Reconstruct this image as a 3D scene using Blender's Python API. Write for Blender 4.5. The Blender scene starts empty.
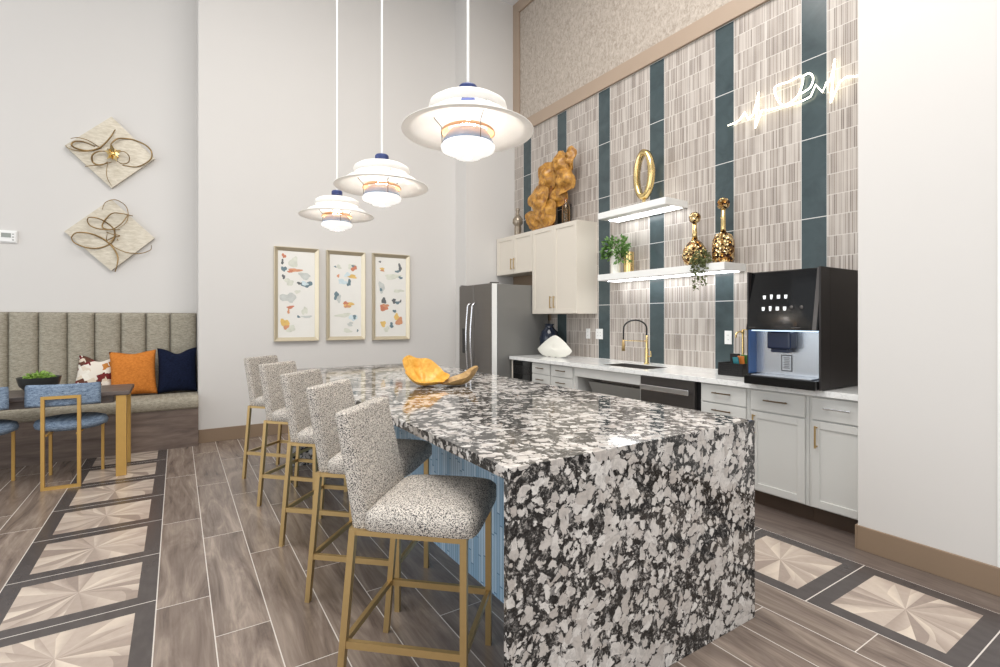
import bpy, bmesh, math, random
from mathutils import Vector, Matrix
PI = math.pi
C = bpy.context.scene.collection
scn = bpy.context.scene

# ------------------------------------------------------------------ camera
YAW = math.radians(32.85)
cd = bpy.data.cameras.new('camera'); cam = bpy.data.objects.new('camera', cd); C.objects.link(cam)
cam.location = (0, 0, 1.39); cam.rotation_euler = (PI/2, 0, -YAW)
cd.sensor_width = 36.0; cd.lens = 18.0; cd.shift_y = -0.0145; cd.clip_start = 0.02; cd.clip_end = 100
scn.camera = cam
# ------------------------------------------------------------------ world, light, exposure
w = bpy.data.worlds.new('world'); scn.world = w; w.use_nodes = True
bg = w.node_tree.nodes['Background']; bg.inputs[0].default_value = (0.90, 0.95, 1.0, 1); bg.inputs[1].default_value = 0.90
def area(name, loc, rot, sx, sy, power, col=(1, 1, 1)):
    l = bpy.data.lights.new(name, 'AREA'); l.shape = 'RECTANGLE'; l.size = sx; l.size_y = sy; l.energy = power; l.color = col
    o = bpy.data.objects.new(name, l); o.location = loc; o.rotation_euler = rot; C.objects.link(o); return o
area('daylight_left', (-5.5, 2.2, 2.6), (0, -PI/2, 0), 5.0, 7.0, 255, (0.95, 0.98, 1.0))
area('daylight_behind', (0.5, -3.2, 3.0), (PI/2, 0, 0), 7.0, 5.0, 140, (1.0, 0.98, 0.96))
area('overhead_fill', (1.1, 1.9, 6.0), (0, 0, 0), 3.6, 3.6, 400, (1.0, 0.97, 0.93))  # added soft fill panel under the ceiling, no real downlight fittings
scn.view_settings.view_transform = 'Standard'; scn.view_settings.look = 'None'
scn.view_settings.gamma = 1.0; scn.view_settings.exposure = -0.36; scn.view_settings.use_curve_mapping = False

# ------------------------------------------------------------------ node helper
class G:
    def __init__(s, name):
        s.m = bpy.data.materials.new(name); s.m.use_nodes = True
        s.t = s.m.node_tree; s.n = s.t.nodes; s.b = s.n['Principled BSDF']
    def node(s, typ, ins=None, **kw):
        n = s.n.new(typ)
        for k, v in kw.items(): setattr(n, k, v)
        for k, v in (ins or {}).items(): s.put(v, n.inputs[k])
        return n
    def put(s, v, sock):
        if isinstance(v, bpy.types.NodeSocket): s.t.links.new(v, sock)
        else:
            if isinstance(v, (tuple, list)) and len(v) == 3 and sock.type == 'RGBA': v = (*v, 1)
            sock.default_value = v
    def m_(s, op, *a):
        n = s.n.new('ShaderNodeMath'); n.operation = op
        for i, v in enumerate(a): s.put(v, n.inputs[i])
        return n.outputs[0]
    def xyz(s):
        tc = s.node('ShaderNodeTexCoord'); sp = s.node('ShaderNodeSeparateXYZ', {0: tc.outputs['Object']})
        return tc.outputs['Object'], sp.outputs[0], sp.outputs[1], sp.outputs[2]
    def comb(s, x, y, z): return s.node('ShaderNodeCombineXYZ', {0: x, 1: y, 2: z}).outputs[0]
    def noise(s, vec, scale, detail=3, rough=0.5, dist=0.0):
        return s.node('ShaderNodeTexNoise', {'Vector': vec, 'Scale': scale, 'Detail': detail, 'Roughness': rough, 'Distortion': dist}).outputs[0]
    def mix(s, f, a, b):
        n = s.n.new('ShaderNodeMix'); n.data_type = 'RGBA'
        s.put(f, n.inputs[0]); s.put(a, n.inputs[6]); s.put(b, n.inputs[7]); return n.outputs[2]
    def ramp(s, f, *stops):
        n = s.n.new('ShaderNodeValToRGB'); s.put(f, n.inputs[0]); e = n.color_ramp.elements
        while len(e) < len(stops): e.new(0.5)
        for i, (p, c) in enumerate(stops):
            e[i].position = p; e[i].color = (c, c, c, 1) if not isinstance(c, tuple) else (*c, 1)
        return n.outputs[0]
    def white(s, vec): return s.node('ShaderNodeTexWhiteNoise', {'Vector': vec}).outputs[0]
    def bump(s, h, strength=0.3, dist=0.01):
        n = s.node('ShaderNodeBump', {'Height': h, 'Strength': strength, 'Distance': dist}); s.t.links.new(n.outputs[0], s.b.inputs['Normal'])
    def fin(s, col=None, rough=None, metal=None, spec=None):
        if col is not None: s.put(col, s.b.inputs['Base Color'])
        if rough is not None: s.put(rough, s.b.inputs['Roughness'])
        if metal is not None: s.put(metal, s.b.inputs['Metallic'])
        if spec is not None: s.put(spec, s.b.inputs['Specular IOR Level'])
        return s.m
def lin(r, g, b):
    f = lambda c: (c/255/12.92) if c/255 <= 0.04045 else ((c/255+0.055)/1.055)**2.4
    return (f(r), f(g), f(b))
def plain(name, col, rough=0.5, metal=0.0, var=0.06, scale=30, spec=None, bmp=0.0):
    g = G(name); v, x, y, z = g.xyz(); n = g.noise(v, scale, 3)
    d = tuple(c*(1-var) for c in col); l = tuple(min(1, c*(1+var)) for c in col)
    if bmp: g.bump(n, bmp, 0.004)
    return g.fin(g.mix(n, d, l), rough, metal, spec)
def glow(name, col, strength):
    g = G(name); g.put((0.8, 0.8, 0.8), g.b.inputs['Base Color']); g.put(col, g.b.inputs['Emission Color']); g.put(strength, g.b.inputs['Emission Strength']); return g.m

M = {}
M['paint'] = plain('wall_paint', lin(213, 210, 206), 0.7, var=0.01, scale=2, spec=0.2)
M['ceil'] = plain('ceiling_paint', lin(228, 228, 230), 0.8, var=0.01, scale=2)
M['base'] = plain('taupe_baseboard', lin(140, 119, 98), 0.45, var=0.04, scale=6)
M['trimtaupe'] = plain('taupe_trim', lin(166, 147, 129), 0.45, var=0.03, scale=6)
M['cab'] = plain('cabinet_paint', lin(217, 209, 196), 0.4, var=0.01, scale=5)
M['cabgrey'] = plain('cabinet_grey_paint', lin(210, 210, 206), 0.4, var=0.01, scale=5)
M['toe'] = plain('dark_toe_kick', lin(82, 66, 54), 0.5, var=0.15, scale=10)
M['midgrey'] = plain('mid_grey_paint', lin(150, 150, 146), 0.6)  # even grey of the sloped sink panel and thermostat buttons
M['white'] = plain('white_lacquer', lin(235, 235, 232), 0.35, var=0.01)
M['gold'] = plain('brushed_brass', lin(186, 158, 108), 0.36, 0.7, 0.06, 60)
M['goldbright'] = plain('polished_gold', lin(238, 212, 150), 0.18, 1.0, 0.05, 40)
M['brass_leg'] = plain('golden_lacquer', lin(198, 158, 88), 0.42, 0.5, 0.06, 30)
M['bronze'] = plain('dark_bronze', lin(120, 104, 84), 0.35, 0.8, 0.05)
M['chrome'] = plain('bright_steel', lin(225, 225, 228), 0.18, 1.0, 0.02)
M['black'] = plain('black_plastic', lin(26, 25, 26), 0.35, var=0.1)
M['blackgloss'] = plain('black_gloss', lin(12, 12, 13), 0.08, var=0.05)
M['blackside'] = plain('black_metal_side', lin(34, 29, 28), 0.45, var=0.05)
M['navyvase'] = plain('navy_glaze', lin(22, 30, 46), 0.1, var=0.2, scale=12)
M['porcelain'] = plain('porcelain', lin(232, 230, 220), 0.2, var=0.03, scale=20)
M['plate'] = plain('outlet_plate', lin(238, 238, 236), 0.35, var=0.01)
M['dark'] = plain('dark_slot', lin(40, 40, 40), 0.5)
M['soil'] = plain('soil', lin(50, 38, 28), 0.9, var=0.3)
M['paper'] = plain('art_paper', lin(232, 230, 224), 0.6, var=0.03, scale=8)
M['navycap'] = plain('navy_metal_cap', lin(48, 62, 110), 0.3, 0.2, var=0.05)
M['orangelamp'] = plain('orange_reflector', lin(238, 178, 128), 0.4, 0.1, var=0.05)
M['bluelamp'] = plain('pale_blue_reflector', lin(170, 184, 205), 0.4, 0.1, var=0.04)
M['neon'] = glow('neon_tube', (1.0, 0.95, 0.72), 6.0)
M['led'] = glow('led_strip', (0.95, 0.98, 1.0), 9.0)
M['ledblue'] = glow('machine_led', (0.60, 0.80, 1.0), 1.8)
M['baycheek'] = plain('blue_bay_plastic', lin(44, 84, 136), 0.3)
M['bulb'] = glow('lamp_bulb', (1.0, 0.96, 0.90), 85.0)
M['icon'] = glow('lit_icon', (0.9, 0.95, 1.0), 0.65)
M['diffuser'] = glow('frosted_diffuser', (1.0, 0.97, 0.92), 0.9)

def m_steel(name, col, rough):
    g = G(name); v, x, y, z = g.xyz()
    n = g.noise(g.comb(g.m_('MULTIPLY', x, 3.), g.m_('MULTIPLY', y, 3.), g.m_('MULTIPLY', z, 180.)), 1, 2)
    c = g.mix(n, tuple(q*0.92 for q in col), tuple(min(1, q*1.06) for q in col)); return g.fin(c, rough, 0.75)
M['steel'] = m_steel('slate_steel', lin(122, 118, 114), 0.33)
M['steeldark'] = m_steel('dark_stainless', lin(96, 92, 90), 0.3)
M['steelside'] = plain('fridge_side_grey', lin(128, 127, 124), 0.42, 0.35, 0.03, 4)
M['steelbright'] = m_steel('satin_stainless', lin(205, 210, 216), 0.25)

def m_granite():
    g = G('speckled_granite'); v, x, y, z = g.xyz(); A = g.m_
    def warp(vec, sc, amt):
        wob = g.node('ShaderNodeTexNoise', {'Vector': vec, 'Scale': sc, 'Detail': 3.0, 'Roughness': 0.6})
        off = g.node('ShaderNodeVectorMath', {0: wob.outputs[1], 1: (0.5, 0.5, 0.5)}, operation='SUBTRACT').outputs[0]
        off = g.node('ShaderNodeVectorMath', {0: off, 'Scale': amt}, operation='SCALE').outputs[0]
        return g.node('ShaderNodeVectorMath', {0: vec, 1: off}, operation='ADD').outputs[0]
    p = warp(warp(v, 9.0, 0.09), 60.0, 0.026)
    big = g.noise(v, 4.2, 3, 0.6, 0.8); med = g.noise(p, 42, 4, 0.65, 0.5); fine = g.noise(v, 150, 3, 0.7)
    v1 = g.node('ShaderNodeTexVoronoi', {'Vector': p, 'Scale': 24.0, 'Randomness': 0.95}, feature='F1')
    v2 = g.node('ShaderNodeTexVoronoi', {'Vector': p, 'Scale': 47.0, 'Randomness': 1.0}, feature='F1')
    bb = A('MULTIPLY', A('SUBTRACT', 0.525, big), 1.5); mm = A('MULTIPLY', A('SUBTRACT', med, 0.5), 0.5)
    def blob(vn, thr, soft):
        sep = g.node('ShaderNodeSeparateColor', {0: vn.outputs[1]})
        t = A('ADD', A('ADD', thr, bb), A('ADD', mm, A('MULTIPLY', A('SUBTRACT', sep.outputs[0], 0.5), 0.42)))
        return A('MINIMUM', 1.0, A('MAXIMUM', 0.0, A('DIVIDE', A('SUBTRACT', t, vn.outputs[0]), soft))), sep.outputs[1]
    l1, c1 = blob(v1, 0.445, 0.05); l2, c2 = blob(v2, 0.30, 0.08)
    light = g.mix(c1, lin(188, 180, 173), lin(228, 224, 219))
    light = g.mix(g.ramp(med, (0.40, 0.45), (0.55, 0.0)), light, lin(150, 144, 140))
    grey = g.mix(c2, lin(128, 125, 123), lin(216, 211, 206))
    mat_ = g.ramp(A('ADD', A('MULTIPLY', med, 0.6), A('MULTIPLY', fine, 0.4)), (0.42, lin(20, 21, 22)), (0.52, lin(52, 52, 52)), (0.59, lin(140, 136, 132)), (0.68, lin(210, 204, 199)))
    c = g.mix(l2, mat_, grey); c = g.mix(l1, c, light)
    return g.fin(c, 0.07, 0.0)
M['granite'] = m_granite()
def m_quartz():
    g = G('white_quartz'); v, x, y, z = g.xyz(); n = g.noise(v, 5, 6, 0.6, 1.0)
    return g.fin(g.mix(g.ramp(n, (0.47, 0.0), (0.50, 0.35), (0.54, 0.0)), lin(238, 238, 236), lin(190, 190, 190)), 0.12)
M['quartz'] = m_quartz()

def m_floor():
    g = G('wood_look_tile_floor'); v, x, y, z = g.xyz(); A = g.m_
    u = A('DIVIDE', A('ADD', x, 0.085), 0.2238); k = A('FLOOR', u); fu = A('SUBTRACT', u, k)
    t = A('DIVIDE', A('ADD', A('SUBTRACT', y, 2.9), A('MULTIPLY', k, 0.39)), 1.17); kt = A('FLOOR', t); ft = A('SUBTRACT', t, kt)
    def line(f, half):                    # 1 in a band of width 2*half about the cell border
        return A('GREATER_THAN', A('ABSOLUTE', A('SUBTRACT', f, 0.5)), 0.5-half)
    gr = A('MAXIMUM', line(fu, 0.0105), line(ft, 0.0018))
    rnd = g.white(g.comb(k, kt, 3.0)); rnd2 = g.white(g.comb(k, kt, 9.0))
    gv = g.comb(A('ADD', A('MULTIPLY', x, 9.0), A('MULTIPLY', rnd, 40.0)), A('ADD', A('MULTIPLY', y, 1.3), A('MULTIPLY', rnd2, 30.0)), 0.0)
    grain = g.noise(gv, 1.0, 5, 0.62, 1.4); fineg = g.noise(g.comb(A('MULTIPLY', x, 90.0), A('MULTIPLY', y, 4.0), rnd), 1.0, 3, 0.6)
    wood = g.ramp(A('ADD', A('MULTIPLY', grain, 0.8), A('MULTIPLY', fineg, 0.2)), (0.32, lin(88, 75, 68)), (0.5, lin(134, 119, 108)), (0.68, lin(170, 155, 142)))
    wood = g.mix(A('MULTIPLY', rnd, 0.40), wood, lin(96, 82, 74))
    # medallion tiles: a dark frame about a starburst of wedge veneers
    def medal(x0, x1, yoff, pitch):
        inside = A('MULTIPLY', A('GREATER_THAN', x, x0), A('LESS_THAN', x, x1))
        s = A('DIVIDE', A('SUBTRACT', y, yoff), pitch); ks = A('FLOOR', s); fs = A('SUBTRACT', s, ks)
        cx = A('SUBTRACT', x, (x0+x1)/2); cy = A('MULTIPLY', A('SUBTRACT', fs, 0.5), pitch)
        inner = A('MULTIPLY', A('LESS_THAN', A('ABSOLUTE', cx), (x1-x0)/2-0.082), A('LESS_THAN', A('ABSOLUTE', cy), pitch/2-0.078))
        line_ = A('MAXIMUM', line(fs, 0.0045), A('GREATER_THAN', A('ABSOLUTE', cx), (x1-x0)/2-0.0025))
        ang = A('ARCTAN2', cy, cx); r = A('SQRT', A('ADD', A('MULTIPLY', cx, cx), A('MULTIPLY', cy, cy)))
        q = A('ADD', A('MULTIPLY', A('ADD', ang, PI), 10/PI), A('MULTIPLY', A('SINE', A('MULTIPLY', ang, 3.0)), 0.45))
        kq = A('FLOOR', q); fq = A('SUBTRACT', q, kq); odd = A('MODULO', kq, 2.0)
        ac = A('ABSOLUTE', cx); ay = A('ABSOLUTE', cy)
        shard = A('GREATER_THAN', A('ADD', A('ADD', ac, ay), A('MULTIPLY', A('SUBTRACT', fq, 0.5), 0.16)), A('ADD', 0.27, A('MULTIPLY', odd, 0.09)))
        tone = A('ADD', A('MULTIPLY', g.white(g.comb(kq, A('ADD', shard, 2.0), A('ADD', ks, 5.0))), 0.62), A('MULTIPLY', A('MULTIPLY', A('SUBTRACT', 1.0, odd), fq), 0.42))
        gn = g.noise(g.comb(A('MULTIPLY', cx, 14.0), A('MULTIPLY', cy, 14.0), kq), 2.0, 4, 0.6)
        col = g.ramp(A('ADD', A('MULTIPLY', tone, 0.75), A('MULTIPLY', gn, 0.25)), (0.12, lin(146, 131, 121)), (0.5, lin(184, 169, 156)), (0.85, lin(212, 198, 182)))
        frame = g.mix(g.noise(g.comb(A('MULTIPLY', x, 12.0), A('MULTIPLY', y, 6.0), 0.0), 2.0, 4), lin(58, 52, 52), lin(84, 78, 76))
        c = g.mix(inner, frame, col)
        return inside, c, line_
    i1, c1, l1 = medal(-0.7564, -0.085, 3.0, 0.592)
    i2, c2, l2 = medal(2.6006, 3.258, 0.662, 0.592)
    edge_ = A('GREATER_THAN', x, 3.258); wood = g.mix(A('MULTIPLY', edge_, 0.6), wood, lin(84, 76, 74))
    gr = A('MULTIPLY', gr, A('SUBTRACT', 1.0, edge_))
    c = g.mix(i1, wood, c1); c = g.mix(i2, c, c2)
    anym = A('MAXIMUM', i1, i2)
    grout = A('ADD', A('MULTIPLY', gr, A('SUBTRACT', 1.0, anym)), A('ADD', A('MULTIPLY', i1, l1), A('MULTIPLY', i2, l2)))
    grout = A('MINIMUM', grout, 1.0)
    c = g.mix(grout, c, lin(206, 198, 190))
    g.bump(A('SUBTRACT', 1.0, grout), 0.25, 0.002)
    return g.fin(c, A('ADD', 0.27, A('MULTIPLY', grout, 0.3)), 0.0)
M['floor'] = m_floor()

def m_tilewall():
    g = G('ribbed_and_slate_tile'); v, x, y, z = g.xyz(); A = g.m_
    P_ = 0.7775
    s = A('DIVIDE', A('SUBTRACT', y, 1.898), P_); ks = A('FLOOR', s); fs = A('MULTIPLY', A('SUBTRACT', s, ks), P_)     # metres from the strip start
    dark = A('LESS_THAN', fs, 0.192)
    def grid(val, off, pitch):
        q = A('DIVIDE', A('SUBTRACT', val, off), pitch); k = A('FLOOR', q); return k, A('SUBTRACT', q, k)
    kz, fz = grid(z, 0.917, 0.64)
    dl = A('MAXIMUM', A('GREATER_THAN', A('ABSOLUTE', A('SUBTRACT', fz, 0.5)), 0.495), A('GREATER_THAN', A('ABSOLUTE', A('SUBTRACT', fs, 0.096)), 0.0935))
    slate = g.mix(g.noise(g.comb(A('MULTIPLY', y, 3.0), A('MULTIPLY', z, 3.0), A('ADD', ks, kz)), 1.6, 5, 0.6, 0.7), lin(42, 54, 58), lin(80, 94, 97))
    slate = g.mix(dl, slate, lin(214, 214, 212))
    kr, fr = grid(fs, 0.192, 0.01221)          # ribs
    kw, fw = grid(z, 0.917, 0.16)             # rows
    kp, fp = grid(fs, 0.192, 0.2928)           # sheets
    lr = A('GREATER_THAN', A('ABSOLUTE', A('SUBTRACT', fr, 0.5)), 0.37)
    lw = A('GREATER_THAN', A('ABSOLUTE', A('SUBTRACT', fw, 0.5)), 0.480)
    lp = A('GREATER_THAN', A('ABSOLUTE', A('SUBTRACT', fp, 0.5)), 0.488)
    id_ = g.comb(A('ADD', kr, A('MULTIPLY', ks, 60.0)), kw, 0.0)
    rn = g.white(id_); rn2 = g.noise(g.comb(A('MULTIPLY', y, 5.0), A('MULTIPLY', z, 1.6), 0.0), 2.0, 3)
    tone = A('ADD', A('MULTIPLY', rn, 0.60), A('MULTIPLY', rn2, 0.45))
    rib = g.ramp(tone, (0.2, lin(124, 112, 104)), (0.5, lin(162, 151, 142)), (0.85, lin(196, 188, 180)))
    rib = g.mix(A('MULTIPLY', lr, 0.85), rib, lin(206, 200, 193)); rib = g.mix(A('MULTIPLY', A('MAXIMUM', lw, lp), 0.7), rib, lin(218, 213, 207))
    c = g.mix(dark, rib, slate)
    hgt = A('MULTIPLY', A('SUBTRACT', 1.0, A('MAXIMUM', A('MAXIMUM', lr, lw), lp)), A('SUBTRACT', 1.0, dark))
    g.bump(hgt, 0.35, 0.004)
    return g.fin(c, A('SUBTRACT', 0.42, A('MULTIPLY', dark, 0.22)), 0.0)
M['tile'] = m_tilewall()
def m_wallpaper():
    g = G('mottled_cork_wallpaper'); v, x, y, z = g.xyz()
    n1 = g.noise(g.comb(0.0, g.m_('MULTIPLY', y, 1.6), z), 17, 4, 0.65, 1.0); n2 = g.noise(v, 60, 3, 0.6)
    t = g.m_('ADD', g.m_('MULTIPLY', n1, 0.75), g.m_('MULTIPLY', n2, 0.25))
    c = g.ramp(t, (0.34, lin(150, 138, 126)), (0.5, lin(176, 165, 153)), (0.66, lin(196, 186, 175)))
    g.bump(n2, 0.3, 0.004); return g.fin(c, 0.6)
M['wallpaper'] = m_wallpaper()
def m_tweed():
    g = G('black_and_cream_tweed'); tc = g.node('ShaderNodeTexCoord'); v = tc.outputs['Object']
    e = g.node('ShaderNodeTexVoronoi', {'Vector': v, 'Scale': 400.0, 'Randomness': 0.7}, feature='F1')
    r = g.node('ShaderNodeSeparateColor', {0: e.outputs[1]}).outputs[0]
    n = g.noise(v, 3, 2)
    c = g.ramp(r, (0.24, lin(60, 58, 62)), (0.40, lin(176, 168, 158)), (0.6, lin(224, 216, 205)))
    c = g.mix(g.m_('MULTIPLY', n, 0.2), c, lin(150, 143, 134))
    g.bump(e.outputs[0], 0.35, 0.003); return g.fin(c, 0.9, 0.0, 0.15)
M['tweed'] = m_tweed()
def m_cloth(name, a, b, scale=240, bmp=0.25):
    g = G(name); v, x, y, z = g.xyz()
    n = g.noise(v, scale, 3, 0.7); n2 = g.noise(g.comb(g.m_('MULTIPLY', x, 30.), y, g.m_('MULTIPLY', z, 90.)), 1.2, 3, 0.6)
    t = g.m_('ADD', g.m_('MULTIPLY', n, 0.5), g.m_('MULTIPLY', n2, 0.5)); g.bump(n, bmp, 0.003)
    return g.fin(g.ramp(t, (0.36, a), (0.62, b)), 0.9, 0.0, 0.15)
M['banq'] = m_cloth('grey_chenille', lin(128, 122, 108), lin(178, 171, 155))
M['bluefab'] = m_cloth('denim_blue_boucle', lin(74, 92, 116), lin(150, 168, 188), 180)
M['orange'] = m_cloth('orange_velvet', lin(182, 106, 42), lin(210, 132, 60), 40, 0.1)
M['navy'] = m_cloth('navy_velvet', lin(8, 14, 32), lin(22, 30, 54), 60, 0.1)
def m_patch():
    g = G('patchwork_cloth'); v, x, y, z = g.xyz()
    p = g.node('ShaderNodeTexVoronoi', {'Vector': g.comb(g.m_('ADD', x, g.m_('MULTIPLY', z, 0.5)), 0.0, g.m_('SUBTRACT', z, g.m_('MULTIPLY', x, 0.5))), 'Scale': 15.0, 'Randomness': 0.8}, feature='F1', distance='CHEBYCHEV').outputs[1]
    r = g.node('ShaderNodeSeparateColor', {0: p}).outputs[0]
    n = g.ramp(r, (0.0, lin(226, 218, 205)), (0.30, lin(110, 28, 30)), (0.45, lin(232, 226, 214)), (0.62, lin(186, 122, 52)), (0.76, lin(92, 50, 34)), (0.88, lin(214, 200, 180)))
    n.node.color_ramp.interpolation = 'CONSTANT'; return g.fin(n, 0.85)
M['patch'] = m_patch()
def m_wood(name, a, b, rough=0.4, sx=2., sy=14., sz=14., s=1.5):
    g = G(name); v, x, y, z = g.xyz()
    n = g.noise(g.comb(g.m_('MULTIPLY', x, sx), g.m_('MULTIPLY', y, sy), g.m_('MULTIPLY', z, sz)), s, 5, 0.6, 0.8)
    return g.fin(g.ramp(n, (0.33, a), (0.67, b)), rough)
M['tablewood'] = m_wood('dark_grey_wood', lin(62, 54, 52), lin(104, 92, 86))
M['banqwood'] = m_wood('taupe_wood_laminate', lin(92, 78, 70), lin(128, 112, 102), 0.35, 1.5, 10, 10)
M['amberwood'] = m_wood('amber_carved_wood', lin(138, 90, 34), lin(206, 154, 72), 0.35, 8, 8, 8, 2.0)
M['amberdark'] = m_wood('burnt_carved_wood', lin(84, 46, 16), lin(150, 96, 36), 0.4, 8, 8, 8, 2.0)
M['honey'] = m_wood('honey_yellow_wood', lin(216, 150, 46), lin(242, 196, 96), 0.35, 8, 8, 8, 3.0)
M['tan'] = m_wood('tan_bark', lin(150, 118, 74), lin(192, 158, 104), 0.5, 8, 8, 8, 3.0)
def m_bluetile():
    g = G('pale_blue_ribbed_tile'); v, x, y, z = g.xyz(); A = g.m_
    q = A('DIVIDE', y, 0.026); k = A('FLOOR', q); f = A('SUBTRACT', q, k)
    zz = A('DIVIDE', A('ADD', z, A('MULTIPLY', g.white(g.comb(k, 1.0, 1.0)), 0.3)), 0.30); kz = A('FLOOR', zz); fz = A('SUBTRACT', zz, kz)
    ln = A('MAXIMUM', A('GREATER_THAN', A('ABSOLUTE', A('SUBTRACT', f, 0.5)), 0.43), A('GREATER_THAN', A('ABSOLUTE', A('SUBTRACT', fz, 0.5)), 0.49))
    r = g.white(g.comb(k, kz, 2.0)); c = g.mix(r, lin(150, 186, 214), lin(196, 220, 238))
    g.bump(A('SUBTRACT', 1.0, ln), 0.4, 0.004)
    return g.fin(g.mix(ln, c, lin(112, 146, 178)), 0.25)
M['bluetile'] = m_bluetile()
def m_leaf(name, a, b):
    g = G(name); v, x, y, z = g.xyz(); return g.fin(g.mix(g.noise(v, 25, 3), a, b), 0.5)
M['leaf'] = m_leaf('green_leaf', lin(40, 82, 34), lin(112, 150, 70))
M['leaf2'] = m_leaf('trailing_leaf', lin(66, 78, 40), lin(120, 126, 76))
M['succ'] = m_leaf('bright_succulent', lin(84, 130, 40), lin(170, 200, 96))
def m_shade():
    g = G('white_enamel_shade'); v, x, y, z = g.xyz()
    n = g.noise(v, 10, 2); g.put(g.mix(n, lin(236, 234, 230), lin(244, 242, 238)), g.b.inputs['Base Color']); g.put(0.35, g.b.inputs['Roughness'])
    tr = g.node('ShaderNodeBsdfTranslucent', {'Color': (0.95, 0.93, 0.9, 1)}); mx = g.node('ShaderNodeMixShader', {0: 0.30})
    out = [n_ for n_ in g.n if n_.type == 'OUTPUT_MATERIAL'][0]
    g.t.links.new(g.b.outputs[0], mx.inputs[1]); g.t.links.new(tr.outputs[0], mx.inputs[2]); g.t.links.new(mx.outputs[0], out.inputs[0]); return g.m
M['shade'] = m_shade()
def m_glass(name, col, rough=0.05):
    g = G(name); g.put(1.0, g.b.inputs['Transmission Weight']); return g.fin(col, rough)
M['glass'] = m_glass('smoky_glass', (0.75, 0.72, 0.68))
M['amberglass'] = m_glass('amber_glass', (0.80, 0.56, 0.24))
def m_panel():
    g = G('champagne_canvas'); v, x, y, z = g.xyz(); n = g.noise(g.comb(g.m_('MULTIPLY', x, 4.), 0.0, g.m_('MULTIPLY', z, 14.)), 3, 5, 0.7, 0.6)
    g.bump(n, 0.2, 0.004); return g.fin(g.ramp(n, (0.35, lin(188, 178, 158)), (0.65, lin(216, 208, 192))), 0.4, 0.25)
M['canvas'] = m_panel()
M['champ'] = plain('champagne_frame', lin(205, 194, 170), 0.35, 0.5, 0.05, 12)
M['champdark'] = plain('bronze_frame_lip', lin(120, 108, 92), 0.4, 0.5, 0.08, 12)
M['mercury'] = None
def m_mosaic():
    g = G('gold_nugget_mosaic'); v, x, y, z = g.xyz()
    vo = g.node('ShaderNodeTexVoronoi', {'Vector': v, 'Scale': 42.0}, feature='F1'); r = g.node('ShaderNodeSeparateColor', {0: vo.outputs[1]}).outputs[0]
    g.bump(vo.outputs[0], 1.0, 0.02)
    return g.fin(g.ramp(r, (0.18, lin(60, 38, 24)), (0.4, lin(176, 126, 62)), (0.75, lin(238, 214, 160))), 0.18, 0.9)
M['mercury'] = m_mosaic()

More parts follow.
